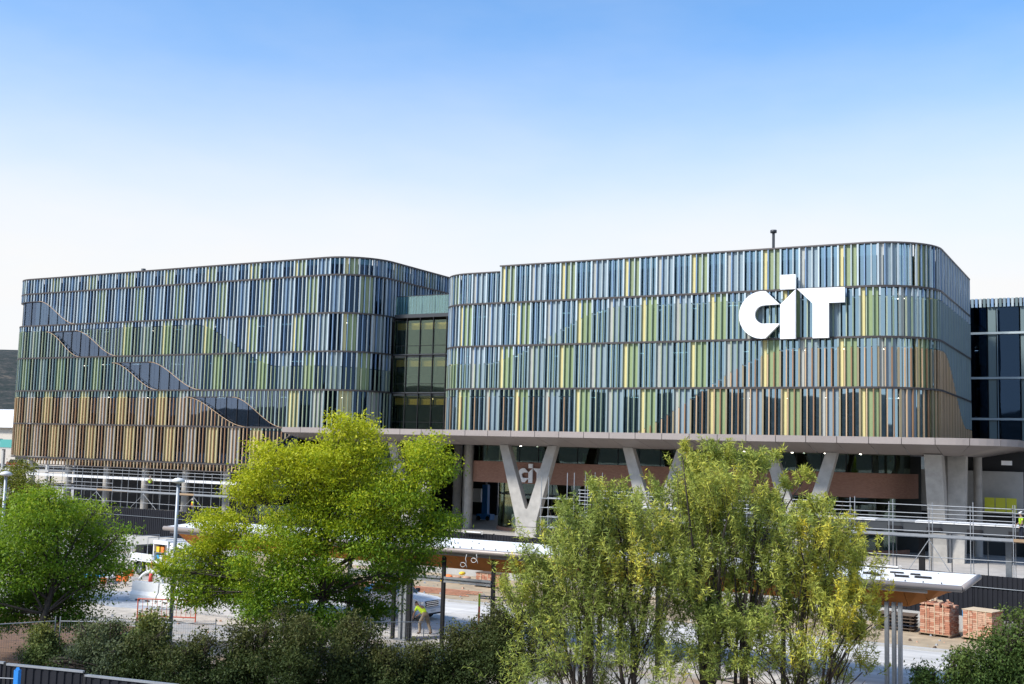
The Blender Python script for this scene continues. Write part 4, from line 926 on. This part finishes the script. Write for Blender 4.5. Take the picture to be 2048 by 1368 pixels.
# ------------------------------------------------------------------ pallets of bricks and stacked goods
def pallet(t, x, y, rz, w=1.2, d=1.2, h=.15):
    c, s_ = math.cos(rz), math.sin(rz)
    for k in range(5): u = -d / 2 + (k + .5) * d / 5; ub('pallet_board', (x - u * s_, y + u * c, h - .03), (w, d / 5 - .05, .03), rz, 'timber', t)
    for k in (-1, 0, 1): u = k * (w / 2 - .06); ub('pallet_runner', (x + u * c, y + u * s_, 0), (.10, d, h - .03), rz, 'timber_dark', t)
def bricks(label, x, y, rz, w, d, h, m='brick_red', wrap=None, top=None, messy=False, bl=.23, bh=.095):
    t = thing('brick_pallet', label, 'brick stack', (x, y, 0)); pallet(t, x, y, rz, w + .1, d + .1)
    c, s_ = math.cos(rz), math.sin(rz); nx, ny, nz_ = int(w / bl), int(d / bl), int(h / bh)
    for k in range(nz_):
        for i in range(nx):
            for j in range(ny):
                if 0 < i < nx - 1 and 0 < j < ny - 1 and k < nz_ - 1: continue
                if messy and k >= nz_ - 2 and random.random() < .45: continue
                u = -w / 2 + (i + .5) * w / nx + random.uniform(-.012, .012); v = -d / 2 + (j + .5) * d / ny + random.uniform(-.012, .012)
                ub('brick', (x + u * c - v * s_, y + u * s_ + v * c, .15 + k * bh), (w / nx - .015, d / ny - .015, bh - .012), rz + random.uniform(-.03, .03), m if random.random() < .7 else ('brick_pale' if m == 'brick_red' else 'brick_red'), t)
    if top: ub('cover_sheet', (x, y, .15 + nz_ * bh + .005), (w + .06, d + .06, .03), rz, top, t)
    for u in (-w * .28, 0, w * .28): ub('strap', (x + u * c + (d / 2 + .012) * s_, y + u * s_ - (d / 2 + .012) * c, .15), (.03, .012, nz_ * bh), rz, 'cardboard', t)
    if wrap: ub('wrap_band', (x - (w / 2 + .02) * c, y - (w / 2 + .02) * s_, .15 + nz_ * bh - .36), (.02, d * .95, .34), rz, wrap, t)
    if messy:
        for _ in range(16): ub('loose_brick', (x + random.uniform(-.6, .5) * w * .8, y + random.uniform(-.4, .4) * d, .15 + nz_ * bh + random.uniform(-.15, .12)), (.23, .11, .08), random.uniform(0, 3), random.choice(('brick_pale', 'cardboard', 'brick_red')), t)
    return t
bricks('loosely piled red brick pallet with broken top by the barrier', -9.4, 62.7, -.25, 1.55, 1.2, 1.55, messy=True)
bricks('neat strapped brick pallet with pale cover and blue wrap at right', -7.3, 62.5, -.32, 1.5, 1.25, 1.35, m='brick_pale', wrap='blue_tarp', top='cardboard')
bricks('small brick stack seen through the shelter left of the willow', -37.2, 65.0, -.1, 1.9, 1.0, .85, top='timber_dark')
dp = thing('pallet_stack', 'stack of dark empty pallets beside the loose brick pile', 'pallet', (-11.6, 63.6, 0))
for k in range(5):
    for j in range(5): ub('board', (-11.6, 63.0 + j * .26, .03 + k * .17 + .10), (1.9, .2, .03), -.1, 'timber_dark' if k != 1 else 'navy', dp)
    for j in (-.8, 0, .8): ub('runner', (-11.6 + j, 63.5, .03 + k * .17), (.1, 1.2, .10), -.1, 'timber_dark', dp)
yb_ = thing('bag_stack', 'yellow bags heaped on the verge seen through the shelter', 'bags', (-40.0, 65.2, 0))
for k, (dx, dy, dz, m) in enumerate(((-1.0, 0, 0, 'yellow_plastic'), (-.3, .1, 0, 'yellow_plastic'), (.4, 0, 0, 'yellow_plastic'), (1.0, .1, 0, 'brick_pale'), (-.7, .1, .28, 'hivis_orange'), (0, 0, .28, 'brick_pale'), (.7, .1, .28, 'brick_pale'), (.35, .1, .55, 'yellow_plastic'))):
    o = MB().box(-.36, .36, -.25, .25, 0, .28).build('bag', m, yb_, local=True); o.location = (dx, dy, dz); o.rotation_euler = (0, 0, k * .7)
    mo = o.modifiers.new('s', 'SUBSURF'); mo.levels = mo.render_levels = 2; o.data.polygons.foreach_set('use_smooth', [True] * len(o.data.polygons))
wr = thing('reinforcing_bars', 'bundle of rusty bars lying along the verge behind the white utility', 'steel bars', (-40, 60.4, 0))
for k in range(9): rod('bar', (-46, 59.6 + k * .17, .06 + (k % 3) * .05), (-36 + random.uniform(-.5, .5), 59.8 + k * .17, .06 + (k % 3) * .05), .03, 'brick_red', wr, 6)
wf = thing('steel_frame', 'white steel frame leaning behind the loose brick pile', 'frame', (-10.6, 64.0, 0))
rod('leg', (-11.8, 64.0, 0), (-11.8, 64.05, 1.5), .05, 'white_paint', wf); rod('leg', (-9.4, 64.0, 0), (-9.4, 64.05, 1.5), .05, 'white_paint', wf); rod('top_rail', (-11.8, 64.05, 1.5), (-9.4, 64.05, 1.5), .05, 'white_paint', wf)
def batten(label, a, b):
    a, b = Vector(a), Vector(b); t = thing('batten_light', label, 'light fitting', a, 0, 'white batten lights on the hoarding'); d = (b - a).normalized()
    rod('tube', a, b, .06, 'plastic_white', t, 10)
    for e, s_ in ((a, -1), (b, 1)): MB().tube([e + d * (.1 * s_ + .09 * s_ * math.cos(k * math.pi / 6)) + Vector((0, 0, .09 * math.sin(k * math.pi / 6))) for k in range(13)], .018, 5).build('end_loop', 'plastic_white', t, smooth=True)
batten('white batten light on the hoarding above the shelter roof, left of the V column', (-42.2, 69.75, 3.05), (-40.9, 69.7, 3.05))
batten('white batten light on the hoarding above the right end of the shelter', (-13.6, 65.7, 3.06), (-11.9, 65.4, 3.06))

# ------------------------------------------------------------------ left yard
def cone(label, x, y, h=.75, m='cone_orange'):
    t = thing('traffic_cone', label, 'cone', (x, y, 0), 0, 'orange cones in the left yard')
    ub('base', (x, y, 0), (.36, .36, .04), .3, 'black_steel' if h > .5 else m, t)
    MB().tube([(x, y, .04), (x, y, h * .45)], [.15, .10], 12).build('body', m, t, smooth=True); MB().tube([(x, y, h * .45), (x, y, h * .68)], [.10, .075], 12).build('band', 'sign_white', t, smooth=True)
    MB().tube([(x, y, h * .68), (x, y, h)], [.075, .03], 12).build('tip', m, t, smooth=True)
cone('tall orange cone with white band beside the service truck', -54.6, 52.4, 1.35, 'red_paint')
def marker(label, x, y, h):
    t = thing('site_marker', label, 'marker', (x, y, 0), 0, 'orange markers around the manhole'); ub('stake', (x, y, 0), (.05, .05, h), 0, 'timber', t); ub('flag', (x, y, h * .35), (.30, .22, h * .65), .4, 'cone_orange', t)
marker('thick orange marker in the gravel in front of the truck', -54.3, 50.1, .95); marker('small orange marker left of the gravel patch', -55.2, 49.2, .55)
marker('orange marker just left of the thick one', -55.4, 50.6, .6); marker('orange marker near the truck wheel', -57.0, 53.0, .6)
wb = []
for k, (x, lb) in enumerate(((-48.6, 'white plastic water barrier, left one of the pair below the truck'), (-46.5, 'white plastic water barrier, right one of the pair below the truck'))):
    t = thing('water_barrier', lb, 'barrier', (x, 46.4, 0), 0, 'white water-filled barriers')
    MB().prism([(-.30, .12), (-.30, .35), (-.16, .55), (-.13, 1.05), (.13, 1.05), (.16, .55), (.30, .35), (.30, .12)], x - 1.0, x + 1.0, 'x').build('shell', 'plastic_white', t).location = (0, 46.4, 0)
    for dx in (-.75, 0, .75): ub('foot', (x + dx, 46.4, 0), (.36, .56, .13), 0, 'plastic_white', t)
    ub('filler_cap', (x + .5, 46.4, 1.05), (.14, .14, .05), 0, 'plastic_white', t)
mat('gravel', (.33, .345, .36), .95, noise=.35, nscale=1.5, bump=.8, bscale=14)
mat('pale_dust', (.47, .42, .35), .95, noise=.4, nscale=1.3, bump=.3, bscale=10)
def patch(name, cx, cy, rx, ry, z, m):
    pts = [(cx + rx * math.cos(t * .2618) * (1 + .22 * math.sin(t * 2.3 + cx)), cy + ry * math.sin(t * .2618) * (1 + .22 * math.cos(t * 1.7 + cy)), z) for t in range(24)]
    struct(MB().add(pts, [tuple(range(24))]).build(name, m))
patch('gravel_patch', -50.5, 46.0, 5.5, 3.2, .022, 'gravel'); patch('dust_patch', -58, 49, 9, 4, .014, 'pale_dust'); patch('dust_patch', -47.5, 42.3, 4.5, 1.6, .026, 'pale_dust'); patch('dust_patch', -64, 58, 9, 5, .018, 'pale_dust')
patch('dust_patch', -42, 43.4, 5, 1.2, .030, 'pale_dust')
mb = MB()
for _ in range(520):
    if random.random() < .6: x, y = random.uniform(-66, -38), random.uniform(40, 62)
    else: x, y = random.uniform(-46, 0), random.uniform(57.8, 64)
    s_ = random.uniform(.03, .11); a = random.uniform(0, 3); c_, n_ = math.cos(a) * s_, math.sin(a) * s_
    mb.hexa([(x + c_, y + n_, 0), (x - n_, y + c_, 0), (x - c_, y - n_, 0), (x + n_, y - c_, 0), (x + c_ * .6, y + n_ * .6, s_), (x - n_ * .7, y + c_ * .7, s_ * .8), (x - c_ * .6, y - n_ * .6, s_), (x + n_ * .5, y - c_ * .5, s_ * 1.1)], random.choice((0, 0, 1, 2)))
stuff(tag(mb.build('rubble', ['gravel', 'brick_pale', 'timber_dark'], fix=False), 'scattered stones and rubble on the site ground', 'rubble'))
pa = thing('pipe_bend', 'white curved pipe arching out of the gravel', 'pipe', (-52.5, 50.2, 0))
MB().tube([(-53.4 + .9 - .9 * math.cos(k * math.pi / 12), 50.2 + .03 * k, 1.0 * math.sin(k * math.pi / 12) + .02) for k in range(13)], .10, 10).build('pipe', 'plastic_white', pa, smooth=True)
mh = thing('manhole_ring', 'pale concrete manhole ring lying in the yard', 'concrete ring', (-57.3, 50.2, 0))
MB().tube([(-57.3, 50.2, 0), (-57.3, 50.2, .42)], 1.35, 28).build('ring', 'white_paint', mh); MB().tube([(-57.3, 50.2, .42), (-57.3, 50.2, .46)], .8, 24).build('lid', 'blue_tarp', mh)
mat('barrier_red', (.50, .085, .035), .6)
ob = thing('pedestrian_barrier', 'orange-red tubular barrier in front of the water barriers', 'barrier', (-42.4, 41.7, 0))
A, B = Vector((-43.6, 41.1, 0)), Vector((-41.0, 42.4, 0)); Z = Vector((0, 0, 1))
for p in (A, B): rod('leg', p, p + Z * 1.1, .03, 'barrier_red', ob)
for z in (.25, 1.08): rod('rail', A + Z * z, B + Z * z, .03, 'barrier_red', ob)
for i in range(1, 12): p = A.lerp(B, i / 12); rod('bar', p + Z * .25, p + Z * 1.08, .012, 'barrier_red', ob, 5)
dpile = thing('material_pile', 'dark tarpaulin-covered pile behind the light-leaved sapling', 'tarpaulin', (-36.5, 34.6, 0))
mb = MB(); nx, ny = 12, 9; vv = []
for i in range(nx + 1):
    for j in range(ny + 1):
        u, v = i / nx * 2 - 1, j / ny * 2 - 1; hgt = .95 * max(0, 1 - abs(u) ** 4) * max(0, 1 - abs(v) ** 4) * (1 + .12 * math.sin(5 * u + 3 * v)); vv.append((-36.5 + u * 1.7 * .8 - v * .9, 34.6 + u * 1.7 * .5 + v * 1.1, hgt + .01))
mb.add(vv, [(i * (ny + 1) + j, (i + 1) * (ny + 1) + j, (i + 1) * (ny + 1) + j + 1, i * (ny + 1) + j + 1) for i in range(nx) for j in range(ny)]); mat('tarp', (.035, .037, .05), .55); mb.build('cover', 'tarp', dpile, smooth=True)
sp_ = struct(MB().add([(-52, 28, .01), (-36.6, 30.9, .01), (-33, 33.2, .01), (-41, 40, .01), (-55, 38, .01)], [(0, 1, 2, 3, 4)]).build('mulch_bed', mat('mulch', (.17, .095, .055), .95, noise=.5, nscale=2.5, bump=.8, bscale=12)))
rwp = thing('gate_barrier', 'red and yellow post with two silver rails right of the bending worker', 'barrier', (-28.6, 49.3, 0))
for k, (z0, z1, m) in enumerate(((0, .35, 'red_paint'), (.35, 1.15, 'cone_orange'), (1.15, 1.75, 'hivis_yellow'))): rod('post', (-28.9, 49.3, z0), (-28.9, 49.3, z1), .055, m, rwp)
ub('base', (-28.9, 49.3, 0), (.45, .4, .22), 0, 'red_paint', rwp)
for z in (.65, 1.65): rod('rail', (-28.9, 49.3, z), (-26.0, 49.6, z + .02), .04, 'galv', rwp); rod('rail', (-28.7, 49.0, z - .05), (-26.0, 49.0, z - .08), .03, 'galv', rwp)
for x in (-26.1, -25.8): rod('rail_post', (x, 49.3, 0), (x, 49.3, 1.75), .045, 'galv', rwp)
bl_ = thing('access_lift', 'blue access lift mast standing behind the round columns', 'lift', (-65.2, 112, 1))
ub('mast', (-65.2, 112, 1.6), (.7, .5, 3.4), 0, 'blue_plastic', bl_); ub('chassis', (-65.2, 112, 1.1), (1.8, 1.0, .6), 0, 'blue_plastic', bl_); ub('basket', (-66.3, 112, 3.0), (1.1, .8, 1.5), .2, 'white_paint', bl_)
rod('boom', (-65.2, 112, 4.9), (-65.0, 112, 8.0), .12, 'galv', bl_)
for dx in (-.6, .6): rod('wheel', (-65.2 + dx, 111.4, 1.25), (-65.2 + dx, 111.6, 1.25), .25, 'rubber', bl_, 12)

# ------------------------------------------------------------------ vehicles
def wheel(t, x, y, r=.37, w=.24):
    tyre = MB(); prof = [(-w / 2, r * .62), (-w / 2, r * .92), (-w * .36, r), (w * .36, r), (w / 2, r * .92), (w / 2, r * .62)]; n = 24
    for k in range(n):
        a = 2 * math.pi * k / n
        for (o, rr) in prof: tyre.v.append((x + rr * math.cos(a), y + o, r + rr * math.sin(a)))
    for k in range(n):
        for q in range(5): tyre.f.append((k * 6 + q, k * 6 + q + 1, ((k + 1) % n) * 6 + q + 1, ((k + 1) % n) * 6 + q)); tyre.m.append(0)
    wo = tyre.build('wheel', 'rubber', t, smooth=True, local=True)
    rim = MB(); rim.tube([(x, y - w * .38, r), (x, y + w * .38, r)], r * .64, 20)
    for k in range(6): a = k * math.pi / 3; rim.tube([(x, y - w * .42, r), (x + r * .6 * math.cos(a), y - w * .42, r + r * .6 * math.sin(a))], .035, 4)
    rim.build('rim', 'galv', wo, local=True)
def ute(label, loc, rz):
    """dual-cab utility, nose towards +x, foot of the body centre at the origin"""
    t = thing('utility_vehicle', label, 'ute', loc, rz); W_ = .89
    body = MB().prism([(-2.60, .55), (2.15, .50), (2.52, .58), (2.60, .80), (2.55, 1.02), (2.30, 1.10), (1.05, 1.20), (-.95, 1.20), (-.98, 1.12), (-2.60, 1.12)], -W_, W_, 'y')
    o = body.build('body', 'car_white', t, local=True); m = o.modifiers.new('b', 'BEVEL'); m.width = .09; m.segments = 3; m.limit_method = 'ANGLE'
    v = [(-1.0, .84, 1.18), (1.10, .84, 1.18), (1.10, -.84, 1.18), (-1.0, -.84, 1.18), (-.85, .68, 1.76), (.38, .68, 1.76), (.38, -.68, 1.76), (-.85, -.68, 1.76)]
    cab = MB().hexa([v[3], v[2], v[1], v[0], v[7], v[6], v[5], v[4]]).build('cabin', 'car_white', t, local=True); m = cab.modifiers.new('b', 'BEVEL'); m.width = .07; m.segments = 3
    def quad(P, name, mt, par, th=.012):
        a, b, c, d = [Vector(p) for p in P]; n = (b - a).cross(d - a).normalized() * th; MB().hexa([a, b, c, d, a + n, b + n, c + n, d + n]).build(name, mt, par, local=True)
    quad([(1.04, -.74, 1.24), (1.04, .74, 1.24), (.46, .62, 1.71), (.46, -.62, 1.71)], 'windscreen', 'car_glass', cab)
    for s_ in (-1, 1):
        f = (lambda p: (p[0], p[1] * s_ * -1, p[2]))
        for P in ([(.12, -.835, 1.23), (.92, -.825, 1.23), (.40, -.70, 1.69), (.12, -.705, 1.70)], [(-.78, -.835, 1.23), (.04, -.835, 1.23), (.04, -.705, 1.70), (-.70, -.705, 1.69)]):
            Q = [f(p) for p in P]; Q = Q if s_ < 0 else Q[::-1]; quad([(p[0], p[1] * 1.012, p[2]) for p in (P if s_ < 0 else P)], 'side_window', 'car_glass', cab) if s_ < 0 else quad([(p[0], -p[1] * 1.012, p[2]) for p in P][::-1], 'side_window', 'car_glass', cab)
        MB().box(2.30, 2.58, s_ * .86 - .17 if s_ > 0 else s_ * .86, s_ * .86 if s_ > 0 else s_ * .86 + .17, .80, 1.0).build('headlight', 'chrome', t, local=True)
        MB().box(.70, .86, s_ * 1.02 - .09, s_ * 1.02 + .09, 1.22, 1.40).build('mirror', 'black_steel', t, local=True)
        MB().box(.14, .32, s_ * .895 - .012, s_ * .895 + .012, 1.02, 1.06).build('door_handle', 'black_steel', t, local=True)
    g = MB().box(2.50, 2.605, -.52, .52, .70, 1.0).build('grille', 'black_steel', t, local=True)
    for z in (.76, .86, .95): MB().box(2.60, 2.62, -.5, .5, z - .018, z + .018).build('grille_bar', 'chrome', g, local=True)
    bm_ = MB().box(2.42, 2.68, -.88, .88, .38, .60).build('bumper', 'car_white', t, local=True); MB().box(2.68, 2.69, -.19, .19, .46, .58).build('number_plate', 'plastic_white', bm_, local=True)
    MB().box(2.45, 2.69, -.70, .70, .32, .40).build('lower_bumper', 'black_steel', t, local=True)
    for x in (1.62, -1.55):
        for s_ in (-1, 1): MB().tube([(x, s_ * .885, .42), (x, s_ * .905, .42)], .45, 24).build('wheel_arch', 'black_steel', t, local=True); wheel(t, x, s_ * .83)
    MB().box(-2.5, -1.08, -.80, .80, 1.12, 1.16).build('tray_liner', 'black_steel', t, local=True)
    MB().box(-.30, .02, -.55, .55, 1.77, 1.86).build('roof_beacon', 'cone_orange', t, local=True)
    MB().prism([(-1.7, 1.16), (-1.5, 1.5), (-1.2, 1.5), (-1.2, 1.16)], -.5, .5, 'y').build('blue_cover', 'blue_tarp', t, local=True)
    return t
ute('white dual-cab utility parked behind the bending worker', (-34.9, 50.6, .03), R_(-6))
def truck(label, loc, rz):
    t = thing('service_truck', label, 'truck', loc, rz)
    MB().box(-3.2, 3.0, -.42, .42, .62, .82).build('chassis', 'black_steel', t, local=True)
    tr_ = MB().box(-3.0, 1.0, -1.05, 1.05, .95, 1.05).build('tray', 'car_white', t, local=True)
    for s_ in (-1, 1):
        for a, b in ((-2.98, -1.72), (-1.68, -.55)): MB().box(a, b, s_ * 1.06 - .025, s_ * 1.06 + .025, 1.06, 1.46).build('drop_side', 'car_white', tr_, local=True)
        for x in (-2.9, -2.3, -1.7, -1.1): MB().box(x - .02, x + .02, s_ * 1.06 - .03, s_ * 1.06 + .03, .86, .96).build('tray_bracket', 'car_white', tr_, local=True)
    bx = MB().box(-.5, 1.1, -1.05, 1.05, 2.18, 2.42).box(-.5, -.42, -1.05, 1.05, 1.05, 2.2).box(1.0, 1.1, -1.05, 1.05, 1.05, 2.2).box(-.5, 1.1, .98, 1.05, 1.05, 2.2).box(-.5, 1.1, -1.05, 1.05, 1.05, 1.1).build('service_box', 'car_white', t, local=True)
    MB().box(-.42, 1.0, -.2, .95, 1.10, 2.18).build('box_interior', 'black_steel', bx, local=True)
    MB().box(-.4, 1.0, -.95, .9, 1.60, 1.64).build('shelf', 'galv', bx, local=True)
    for x, z, m in ((-.2, 1.66, 'yellow_plastic'), (.3, 1.66, 'hivis_orange'), (.75, 1.12, 'cone_orange'), (-.15, 1.12, 'blue_tarp'), (.2, 1.12, 'plastic_white')): MB().box(x - .16, x + .16, -.9, -.5, z, z + .34).build('tool_case', m, bx, local=True)
    MB().prism([(1.25, .8), (3.2, .8), (3.25, 1.4), (2.95, 2.3), (1.25, 2.35)], -1.0, 1.0, 'y').build('cab', 'car_white', t, local=True)
    MB().prism([(1.7, 1.5), (3.0, 1.5), (2.8, 2.1), (1.7, 2.1)], -1.02, 1.02, 'y').build('cab_window', 'car_glass', t, local=True)
    for dx in (-2.6, -2.0): MB().box(dx, dx + .9, -.95, .6, 1.06, 1.95).build('load_crate', 'black_steel', t, local=True) if dx < -2.3 else None
    for x, s_ in ((-2.0, -1), (-2.0, 1), (2.4, -1), (2.4, 1)): wheel(t, x, s_ * .88, .42, .26)
    MB().box(-2.62, -2.55, -1.0, -.7, .3, .85).build('mud_flap', 'black_steel', t, local=True)
    rk = MB()
    for x in (-2.9, -1.2, .8): rk.tube([(x, -1.0, 1.4), (x, -1.0, 2.5), (x, 1.0, 2.5), (x, 1.0, 1.4)], .03, 6)
    rk.build('ladder_rack', 'galv', t, local=True)
    return t
truck('white service truck with open tool box between the left trees', (-56.0, 55.4, .02), R_(-10))

# ------------------------------------------------------------------ people
def skinned(name, chains, mt, parent, sub=2):
    """chains: lists of ((x,y,z), radius); vertices at the same place are shared"""
    V_, E_, Rr, key = [], [], [], {}
    for ch in chains:
        prev = None
        for (p, r) in ch:
            k = tuple(round(c, 4) for c in p)
            if k not in key: key[k] = len(V_); V_.append(p); Rr.append(r)
            i = key[k]
            if prev is not None and prev != i: E_.append((prev, i))
            prev = i
    me = bpy.data.meshes.new(name); me.from_pydata(V_, E_, []); me.update()
    o = bpy.data.objects.new(name, me); COL.objects.link(o); o.parent = parent
    m = o.modifiers.new('skin', 'SKIN'); m.use_smooth_shade = True
    for i, sv in enumerate(me.skin_vertices[0].data): sv.radius = (Rr[i] if not isinstance(Rr[i], tuple) else Rr[i][0],) * 2 if not isinstance(Rr[i], tuple) else Rr[i]; sv.use_root = (i == 0)
    m2_ = o.modifiers.new('sub', 'SUBSURF'); m2_.levels = m2_.render_levels = sub
    me.materials.append(MATS[mt]); return o
def hand(w, d):
    """five finger chains from a wrist w, hand pointing along d"""
    w, d = Vector(w), Vector(d).normalized(); s_ = d.cross(Vector((0, 0, 1)) if abs(d.z) < .9 else Vector((1, 0, 0))).normalized(); n = s_.cross(d); palm = w + d * .075
    ch = [[(tuple(w), .028), (tuple(palm), .034)]]
    for k, (o, L_) in enumerate(((-.033, .075), (-.011, .088), (.011, .082), (.033, .065))):
        a = palm + s_ * o + d * .02; b = a + d * L_ * .55 - n * .012; c = b + d * L_ * .4 - n * .03; ch.append([(tuple(palm), .034), (tuple(a), .0095), (tuple(b), .009), (tuple(c), .008)])
    th = w + d * .03 - s_ * .03; ch.append([(tuple(w), .028), (tuple(th), .012), (tuple(th + d * .035 - s_ * .03 - n * .01), .010), (tuple(th + d * .07 - s_ * .035 - n * .02), .009)])
    return ch
def person(label, loc, rz, J, top, vest=None, legs='jeans', hat=None, group=None):
    """J: joint positions in metres, the person faces +x"""
    t = thing('person', label, 'person', loc, rz, group); g = {k: Vector(v) for k, v in J.items()}
    P = lambda k: tuple(g[k])
    mid = lambda a, b, f=.5: tuple(g[a].lerp(g[b], f))
    body = [[(P('pelvis'), .13), (P('waist'), .115), (P('chest'), .15), (P('neck'), .055), (P('headb'), .07), (P('headm'), .095), (P('headt'), .07)]]
    fwd = (g['headt'] - g['headb']).cross(Vector((0, 1, 0))).normalized() * -1
    nose = g['headm'] - fwd * -.0 ; face = Vector((g['face'] if 'face' in g else (1, 0, 0))).normalized()
    body.append([(P('headm'), .095), (tuple(g['headm'] + face * .105 - Vector((0, 0, .015))), .022)])
    for s_ in 'lr':
        body.append([(P('chest'), .15), (P('sh' + s_), .062), (P('el' + s_), .046), (P('wr' + s_), .028)])
        body += hand(P('wr' + s_), g['wr' + s_] - g['el' + s_])
        body.append([(P('pelvis'), .13), (P('hip' + s_), .095), (P('kn' + s_), .062), (P('an' + s_), .042), (P('toe' + s_), .035)])
    bo = skinned('body', body, 'skin', t)
    sh1 = [[(mid('pelvis', 'waist', .2), .15), (P('waist'), .138), (P('chest'), .175), (mid('chest', 'neck', .75), .075)]]
    for s_ in 'lr': sh1.append([(P('chest'), .175), (P('sh' + s_), .082), (mid('sh' + s_, 'el' + s_, .6), .064)])
    skinned('shirt', sh1, top, t)
    tr2 = [[(P('waist'), .13), (P('pelvis'), .155)]]
    for s_ in 'lr': tr2.append([(P('pelvis'), .155), (P('hip' + s_), .118), (P('kn' + s_), .086), (mid('kn' + s_, 'an' + s_, .92), .072)])
    skinned('trousers', tr2, legs, t)
    for s_ in 'lr': skinned('boot', [[(mid('kn' + s_, 'an' + s_, .9), .058), (P('an' + s_), .06), (P('toe' + s_), .05)]], 'timber_dark', t)
    if vest:
        skinned('vest', [[(mid('pelvis', 'waist', .5), .155), (P('waist'), .15), (P('chest'), .188), (mid('chest', 'neck', .5), .10)]], vest, t)
    up2 = (g['headt'] - g['headb']).normalized()
    hm = g['headm'] + up2 * .035 - face * .02
    skinned('hat' if hat else 'hair', [[(tuple(hm - face * .03), .10), (tuple(hm + up2 * .05), .092)]] + ([[(tuple(hm - face * .03), .10), (tuple(hm + face * .14 - up2 * .0), .05)]] if hat else []), hat or 'hair', t)
    for s_ in (-1, 1):
        side = face.cross(up2) * s_
        MB().tube([g['headm'] + face * .088 + side * .033 + up2 * .012, g['headm'] + face * .098 + side * .033 + up2 * .012], [.011, .006], 6).build('eye', 'black_steel', bo, local=True)
        MB().tube([g['headm'] + side * .09, g['headm'] + side * .108 - face * .008], [.03, .022], 8).build('ear', 'skin', bo, local=True)
    MB().box(-.028, .028, -.008, .008, -.006, .006).build('mouth', 'brick_red', bo, local=True).location = tuple(g['headm'] + face * .096 - up2 * .05)
    return t
STAND = dict(pelvis=(0, 0, .95), waist=(.01, 0, 1.10), chest=(.01, 0, 1.34), neck=(.02, 0, 1.50), headb=(.03, 0, 1.58), headm=(.045, 0, 1.66), headt=(.04, 0, 1.74),
             shl=(0, .20, 1.42), ell=(.02, .27, 1.14), wrl=(.15, .24, .92), shr=(0, -.20, 1.42), elr=(.03, -.27, 1.14), wrr=(.22, -.20, 1.0),
             hipl=(0, .10, .88), knl=(.03, .12, .49), anl=(0, .13, .09), toel=(.16, .15, .04), hipr=(0, -.10, .88), knr=(.05, -.12, .49), anr=(.02, -.13, .09), toer=(.18, -.15, .04), face=(1, 0, -.1))
BEND = dict(pelvis=(-.05, 0, .92), waist=(.07, 0, 1.04), chest=(.27, 0, 1.20), neck=(.43, 0, 1.29), headb=(.50, 0, 1.33), headm=(.57, 0, 1.36), headt=(.63, 0, 1.41),
            shl=(.34, .20, 1.22), ell=(.48, .23, .95), wrl=(.62, .16, .76), shr=(.34, -.20, 1.22), elr=(.42, -.25, .93), wrr=(.62, -.16, .80),
            hipl=(-.04, .11, .86), knl=(.16, .17, .50), anl=(.10, .18, .09), toel=(.26, .20, .04), hipr=(-.06, -.11, .86), knr=(-.12, -.15, .48), anr=(-.32, -.16, .10), toer=(-.16, -.18, .04), face=(.75, 0, -.65))
person('worker in lime shirt and khaki trousers bending towards the shelter post', (-30.2, 46.4, .03), R_(168), BEND, 'hivis_yellow', None, 'khaki')
person('worker in lime shirt standing on the left scaffold deck', (-94.6, 89.9, 3.3), R_(120), STAND, 'hivis_yellow', None, 'navy', 'plastic_white')
person('worker in lime shirt on the ground below the left scaffold deck', (-92.6, 92.2, 1.0), R_(200), STAND, 'hivis_yellow', None, 'navy', 'plastic_white')
person('worker in orange vest and lime sleeves below the left scaffold', (-90.2, 92.0, 1.0), R_(250), STAND, 'hivis_yellow', 'hivis_orange', 'navy', 'plastic_white')
person('worker in yellow shirt and dark trousers behind the light-leaved sapling', (-35.2, 33.9, .0), R_(20), STAND, 'yellow_plastic', None, 'navy', 'plastic_white')
person('worker in lime shirt standing inside the left corner window', (-119.4, 95.3, 22.45), R_(200), STAND, 'hivis_yellow', None, 'navy', 'plastic_white')
person('worker in lime shirt on the right scaffold deck at the right edge', (-6.6, 75.65, 4.2), R_(200), STAND, 'hivis_yellow', None, 'navy', 'plastic_white')

# ------------------------------------------------------------------ things beyond the left wing
wh = thing('warehouse', 'white-roofed warehouse beyond the left wing', 'building', (-215, 160, 0))
MB().box(-260, -190, 160, 190, 0, 11.3).build('wall', mat('cream_wall', (.50, .46, .40), .8), wh)
MB().prism([(159, 11.3), (175, 15.4), (191, 11.3)], -261, -189, 'x').build('roof', 'white_paint', wh); MB().box(-261, -189, 158.9, 159.3, 11.0, 11.5).build('gutter', 'white_paint', wh)
for x in (-214, -206): MB().box(x, x + 5, 170, 174, 14, 15.9).build('roof_unit', 'galv', wh)
cp = thing('car_park', 'open car park deck with teal screens beyond the left wing', 'building', (-172, 130, 0))
MB().box(-200, -158, 128, 150, 6.9, 7.2).build('deck', 'concrete', cp); MB().box(-200, -158, 128, 150, 3.4, 3.7).build('deck', 'concrete', cp)
for i in range(8): ub('screen', (-196 + i * 4.6, 128, 7.2), (4.3, .1, 1.35), 0, 'teal_panel', cp); ub('post', (-198 + i * 5.6, 128.4, 0), (.4, .4, 8.2), 0, 'concrete', cp)
for k, (x, m, lb) in enumerate(((-176, 'car_white', 'white car parked on the deck beyond the left wing'), (-170, 'red_paint', 'red car parked below the white one beyond the left wing'))):
    c = thing('parked_car', lb, 'car', (x, 131.5, 7.2 if k == 0 else 3.7))
    MB().prism([(-2.1, .3), (2.1, .3), (2.15, .75), (1.2, .9), (-2.1, .95)], -.85, .85, 'y').build('body', m, c, local=True); MB().prism([(-1.8, .9), (1.1, .9), (.4, 1.45), (-1.3, 1.45)], -.72, .72, 'y').build('cabin', 'car_glass', c, local=True)
    for wx in (-1.3, 1.3):
        for s_ in (-1, 1): wheel(c, wx, s_ * .8, .31, .2)
